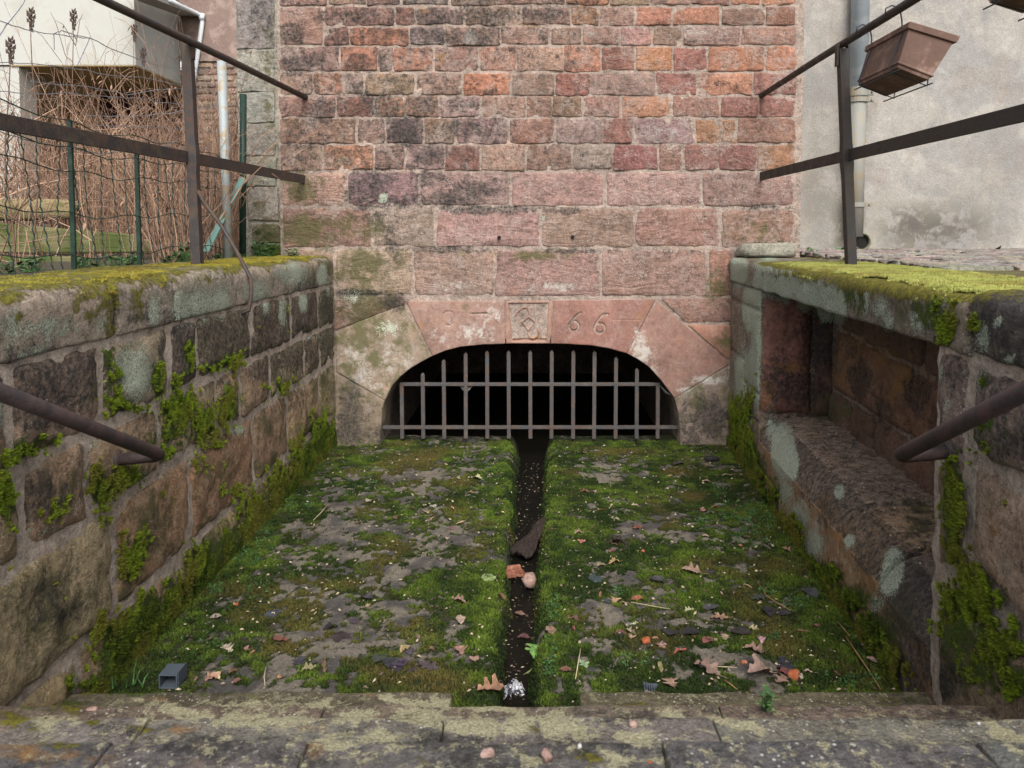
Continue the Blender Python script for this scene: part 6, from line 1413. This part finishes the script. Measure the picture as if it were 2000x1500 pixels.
# tiny crumbs: bits of leaf, grit and bark nobody could count
lv, lf, la = [], [], []
r3 = np.random.default_rng(9)
for q in range(1900):
    y = yF0 + .1 + (YW - yF0 - .1) * r3.random(); x = XL + .05 + (xr(y) - XL - .1) * r3.random(); z, d = floor_z(np.array([x]), np.array([y]))
    if d[0] < .0: continue
    s = .003 + .006 * r3.random() ** 2; a = r3.random() * 6.28; p = np.array([x, y, z[0] + .008]); b = len(lv)
    e1 = np.array([math.cos(a), math.sin(a), (r3.random() - .5)]) * s; e2 = np.array([-math.sin(a), math.cos(a), (r3.random() - .5)]) * s * .6
    lv += [p - e1, p + e2, p + e1, p - e2, p + np.array([0, 0, s * .7])]; lf += [(b, b + 1, b + 4), (b + 1, b + 2, b + 4), (b + 2, b + 3, b + 4), (b + 3, b, b + 4)]; la += [r3.random()] * 5
for q in range(520):
    y = yF0 + .1 + (YW - yF0 - .1) * r3.random(); cl, cr = gut_edges(np.array([y])); x = cl[0] - .01 + (cr[0] - cl[0] + .02) * r3.random(); s = .002 + .006 * r3.random() ** 3; a = r3.random() * 6.28; p = np.array([x, y, -.0965]); b = len(lv)
    e1 = np.array([math.cos(a), math.sin(a), 0]) * s; e2 = np.array([-math.sin(a), math.cos(a), 0]) * s * .6
    lv += [p - e1, p + e2, p + e1, p - e2, p + np.array([0, 0, s * .4])]; lf += [(b, b + 1, b + 4), (b + 1, b + 2, b + 4), (b + 2, b + 3, b + 4), (b + 3, b, b + 4)]; la += [r3.random() * .8] * 5
def crumb_mat():
    k = NT('leaf_crumb'); a = k.attr('tint')['Fac']; k.color(k.mix(k.ramp(a, .35, .9), (.09, .06, .045), (.38, .31, .21))); k.rough(.8); return k.m
tag(mesh_obj('leaf_litter', lv, lf, crumb_mat(), None, False, {'tint': np.array(la)}), kind='stuff')
# same crumbs of stone and leaf lying on the bench
lv, lf, la = [], [], []
for q in range(900):
    t = t_n0 + .05 + (t_n1 - t_n0 - .1) * r3.random(); dq = .06 + (nd_ - .1) * r3.random(); p = RP0 * [1, 1, 0] + RD * t - RN * dq; p[2] = b_top - .015 + .006 * r3.random() - (.02 if t > tR(1640, 1000) else 0); s = .0025 + .004 * r3.random() ** 2; a = r3.random() * 6.28; b = len(lv)
    e1 = np.array([math.cos(a), math.sin(a), 0]) * s; e2 = np.array([-math.sin(a), math.cos(a), 0]) * s * .6
    lv += [p - e1, p + e2, p + e1, p - e2, p + np.array([0, 0, s])]; lf += [(b, b + 1, b + 4), (b + 1, b + 2, b + 4), (b + 2, b + 3, b + 4), (b + 3, b, b + 4)]; la += [r3.random()] * 5
tag(mesh_obj('leaf_litter', lv, lf, bpy.data.materials['leaf_crumb'], None, False, {'tint': np.array(la)}), kind='stuff')

# ------------------------------------------------------------------ bark, shards, pebbles, foil, plastic, twigs
def plain_stone(name, c1, c2):
    return simple(name, c1, .85, var=.6, sc=40, c2=c2, bump=.6, bd=.006)
bark = NT('wet_bark'); P_b = bark.pos(); nb_ = bark.noise(bark.scale3(P_b, (90, 26, 60)), 1.0, 6, .65, .6); bark.color(bark.mix(nb_, (.012, .009, .008), (.075, .05, .04))); bark.rough(.55); bark.bump(nb_, 1.0, .03); BARK = bark.m
a, b = onZ(1012, 1086, -.07), onZ(1066, 1018, -.035)
dd_ = (b - a) / np.linalg.norm(b - a); nn2 = np.array([dd_[1], -dd_[0], 0]); nn2 /= np.linalg.norm(nn2)
V = []; Fc = []; nu_, nv_ = 16, 9
for i in range(nu_ + 1):
    s_ = i / nu_; hw = (.032 + .016 * (1 - s_)) * (1 + .2 * math.sin(s_ * 9)) * (.7 if i in (0, nu_) else 1)
    for j in range(nv_ + 1):
        t = j / nv_ - .5; q = a + (b - a) * s_ + nn2 * (t * 2 * hw) + np.array([0, 0, .022 * (1 - (2 * t) ** 2) + .012 * (vnoise(np.array([s_ * 5, t * 14, 1.0]), 4) - .5) + .004]); q = q + dd_ * .02 * (vnoise(np.array([t * 12, s_ * 2, 5.0]), 5) - .5) * (2 if i in (0, nu_) else .3); V.append(q)
m = nv_ + 1
for i in range(nu_):
    for j in range(nv_): Fc.append((i * m + j, (i + 1) * m + j, (i + 1) * m + j + 1, i * m + j + 1))
base = len(V); V += [v - np.array([0, 0, .018]) for v in V]
Fc += [tuple(reversed([k_ + base for k_ in f])) for f in Fc]
ring = [j for j in range(m)] + [i * m + nv_ for i in range(1, nu_ + 1)] + [nu_ * m + j for j in range(nv_ - 1, -1, -1)] + [i * m for i in range(nu_ - 1, 0, -1)]
for i in range(len(ring)): p, q = ring[i], ring[(i + 1) % len(ring)]; Fc.append((p, q, q + base, p + base))
o = mesh_obj('bark_piece', V, Fc, BARK, None, True); tag(o, 'long dark wet piece of bark lying across the gutter', 'bark')
brickm = plain_stone('red_tile', (.22, .08, .048), (.28, .14, .09)); pinkm = plain_stone('pink_stone', (.30, .19, .155), (.36, .26, .22)); tilem = plain_stone('orange_tile', (.36, .095, .035), (.3, .12, .06)); whitem = plain_stone('white_pebble', (.55, .54, .52), (.42, .40, .38)); darkm = plain_stone('dark_wood', (.02, .018, .017), (.04, .032, .03))
def lp(name, px, py, size, mat, label, cat, z=None, rot=0, rough=.3, seed=1, group=None, n=7):
    size = tuple(q_ * .52 for q_ in size) if name == 'pebble' else size
    c = hitfloor(px, py) if z is None else onZ(px, py, z); o = lump(name, c - np.array([0, 0, .004]), size, mat, (.3, .3, .3), rot, rough, seed, n=n); return tag(o, label, cat, group)
c = onZ(1000, 1126, -.05); mb = MB()
for ox, oy, sx, sy, sz, ro in ((-.010, 0, .062, .042, .022, .2), (.026, .010, .055, .034, .026, -.35), (.008, .022, .08, .016, .032, .1)):
    P = []
    for zz in (0, 1):
        for ax, ay in ((-1, -1), (1, -1), (1, 1), (-1, 1)):
            x_, y_ = ax * sx / 2 * (.6 + .5 * rng.random()), ay * sy / 2 * (.6 + .5 * rng.random()); P.append(c + np.array([ox + x_ * math.cos(ro) - y_ * math.sin(ro), oy + x_ * math.sin(ro) + y_ * math.cos(ro), zz * sz * (.7 + .5 * rng.random())]))
    mb.hexa(P)
tag(mb.build('tile_fragment', brickm, bevel=.003), 'broken red clay fragment wedged over the gutter', 'fragment')
lp('stone_fragment', 1034, 1142, (.06, .085, .045), pinkm, 'pale pink stone lump beside the red clay fragment', 'stone', -.085, .2, .4, 5)
lp('pebble', 1001, 1012, (.045, .04, .02), whitem, 'flat pale grey pebble on the gutter bank above the bark', 'pebble', None, .2, .2, 6)
lp('tile_chip', 1551, 1324, (.04, .03, .025), tilem, 'bright orange tile chip near the lowest step', 'chip', None, .8, .5, 7)
lp('tile_chip', 1262, 1256, (.032, .025, .02), tilem, 'orange tile chip beside the slate black leaf', 'chip', None, .3, .5, 8)
lp('tile_chip', 1256, 1078, (.018, .014, .012), tilem, 'tiny orange chip below the black leaf lump', 'chip', None, .3, .5, 9)
lp('tile_chip', 1453, 1295, (.02, .016, .012), tilem, 'tiny orange chip above the shredded maple leaf', 'chip', None, .3, .5, 10)
lp('tile_chip', 461, 1182, (.016, .014, .012), tilem, 'tiny orange chip on moss near the garden wall', 'chip', None, .3, .5, 12)
lp('wood_block', 1390, 900, (.09, .045, .03), darkm, 'small black wooden block near the corner of the drain wall', 'block', None, .05, .12, 11)
zs = [s_[1] for s_ in STEPS]
lp('pebble', 1237, 1418, (.032, .028, .026), pinkm, 'largest pink pebble, alone on the bench half of the upper step', 'pebble', zs[3 - 1], .3, .35, 13)
lp('pebble', 952, 1475, (.042, .026, .024), pinkm, 'long pinkish pebble lying crosswise on the upper step', 'pebble', zs[3], .4, .3, 14)
lp('pebble', 1067, 1482, (.026, .034, .03), pinkm, 'knobbly pink and white pebble near the picture bottom', 'pebble', zs[3], .3, .5, 15)
lp('pebble', 1132, 1457, (.012, .012, .014), whitem, 'tiny white pebble next to a moss cushion on the step', 'pebble', zs[3], .3, .3, 16)
lp('pebble', 180, 1384, (.05, .03, .012), pinkm, 'flat pink stone chip on the mossy end of the step', 'pebble', zs[1], .1, .3, 17)
lp('pebble', 1270, 1486, (.014, .010, .006), tilem, 'small flat orange pebble on the upper step', 'pebble', zs[3], .1, .3, 18)
lp('pebble', 85, 1478, (.012, .010, .009), whitem, 'white grain on the orange stained step end', 'pebble', zs[3], .1, .3, 19)
lp('pebble', 1912, 1412, (.012, .010, .011), whitem, 'white grain on the step end below the mossy jamb', 'pebble', zs[2], .1, .3, 20)
# foil wrapper
fm = NT('printed_foil'); Pf_ = fm.pos(); vf = fm.noise(Pf_, 60.0, 2, .5, 1.5); fm.color(fm.mix(fm.ramp(vf, .50, .53), (.36, .36, .38), (.03, .03, .035))); fm.rough(.35); fm.b.inputs['Metallic'].default_value = .2
c = onZ(1005, 1364, .0); V = []; nF = 11
for i in range(nF):
    for j in range(nF):
        u_, v_ = i / (nF - 1) - .5, j / (nF - 1) - .5; V.append(c + np.array([u_ * .055 + .008 * (rng.random() - .5), v_ * .05 + .008 * (rng.random() - .5), .018 + .03 * (1 - (2 * u_) ** 2) * (1 - (1.6 * v_) ** 2) + .016 * (rng.random() - .5)]))
o = mesh_obj('foil_wrapper', V, [(i * nF + j, (i + 1) * nF + j, (i + 1) * nF + j + 1, i * nF + j + 1) for i in range(nF - 1) for j in range(nF - 1)], fm.m, None, False); o.modifiers.new('thick', 'SOLIDIFY').thickness = .0006; tag(o, 'crumpled silver foil wrapper with black print at the gutter end', 'wrapper')
# square plastic tube piece
pmx = simple('grey_plastic', (.065, .078, .095), .45, var=.15, sc=20)
c = onZ(328, 1346, .006); s0, s1, dpt = .027, .042, .06
tb = empty('plastic_tube', c, 'short square piece of grey ribbed plastic tube standing open on the moss', 'tube')
mb = MB(); th = .004
mb.box(c + [-s0, 0, 0], c + [s0, dpt, th]); mb.box(c + [-s0, 0, s1 - th], c + [s0, dpt, s1]); mb.box(c + [-s0, 0, th], c + [-s0 + th, dpt, s1 - th]); mb.box(c + [s0 - th, 0, th], c + [s0, dpt, s1 - th]); mb.box(c + [-s0 + th, dpt - .006, th], c + [s0 - th, dpt - .002, s1 - th])
mb.build('shell', pmx, tb, bevel=.001)
for q in range(6): mb = MB(); zq = .006 + q * .0075; mb.box(c + [s0 + .0005, .004, zq], c + [s0 + .003, dpt, zq + .004]); mb.build('rib', pmx, tb)
c = onZ(1266, 1352, .012); mb = MB()
for q in range(5): mb.box(c + [-.012 + q * .007, 0, 0], c + [-.008 + q * .007, .02, .02 - q * .0025])
mb.box(c + [-.012, .021, 0], c + [.03, .03, .008]); tag(mb.build('plastic_strip', pmx), 'small grey ribbed plastic strip against the lowest step', 'strip')
# twigs
twm = simple('twig', (.30, .17, .075), .7, var=.4, sc=60); twp = simple('pale_straw', (.46, .38, .25), .8, var=.3, sc=60)
def twig(pp, r, mat, label):
    pts = [hitfloor(x, y) + np.array([0, 0, .012 + r]) for x, y in pp]; mb = MB(); mb.tube(pts, [r] * (len(pts) - 1) + [r * .5], 5); return tag(mb.build('twig', mat, None, True), label, 'twig')
twig([(1652, 1252), (1672, 1282), (1698, 1320), (1720, 1356)], .0022, twm, 'long straight brown twig pointing at the lowest step')
twig([(1482, 1146), (1496, 1170), (1520, 1186), (1545, 1200)], .0018, twm, 'bent brown twig above the two slate leaves')
twig([(642, 990), (628, 1006), (612, 1022)], .002, twp, 'pale straw near the garden wall below the drain')
twig([(1232, 1183), (1270, 1190), (1310, 1197)], .0013, twp, 'thin pale stalk lying across the slab')
twig([(1416, 1338), (1430, 1348), (1440, 1356)], .002, twm, 'short yellow brown twig near the shredded maple leaf')
twig([(1398, 1310), (1420, 1311), (1440, 1312)], .0014, twp, 'short pale straw beside the large crumpled leaf')
twig([(1636, 1222), (1648, 1236), (1660, 1250)], .0016, twm, 'short brown twig in line above the long one')
twig([(1134, 1276), (1130, 1300), (1124, 1335)], .0022, twp, 'pale upright stalk beside the small ivy leaf')
twig([(520, 1310), (516, 1330), (518, 1350)], .0016, twp, 'short yellowish straw between grey tube and gutter')
# ivy leaf over the gutter end
iv = empty('ivy_leaf', onZ(1052, 1285, -.03), 'fresh green ivy leaf with a long curved stalk over the gutter', 'leaf')
V, Fc = leaf_mesh('maple', .085, .25, 77); c_, s_ = math.cos(2.9), math.sin(2.9); V = np.stack([V[:, 0] * c_ - V[:, 1] * s_, V[:, 0] * s_ + V[:, 1] * c_, V[:, 2]], 1) + onZ(1050, 1285, -.03) + [0, 0, .02]
mesh_obj('blade', V, Fc, LM, iv, True, None, (.13, .25, .06))
mb = MB(); mb.tube([onZ(1052, 1283, -.02), onZ(1046, 1298, -.03), onZ(1036, 1310, -.05), onZ(1022, 1318, -.07)], .0022, 5); mb.build('stalk', simple('pale_green_stalk', (.34, .40, .16), .5), iv, True)
for o_ in (facade, lw, rw, st): o_['kind'] = 'thing'
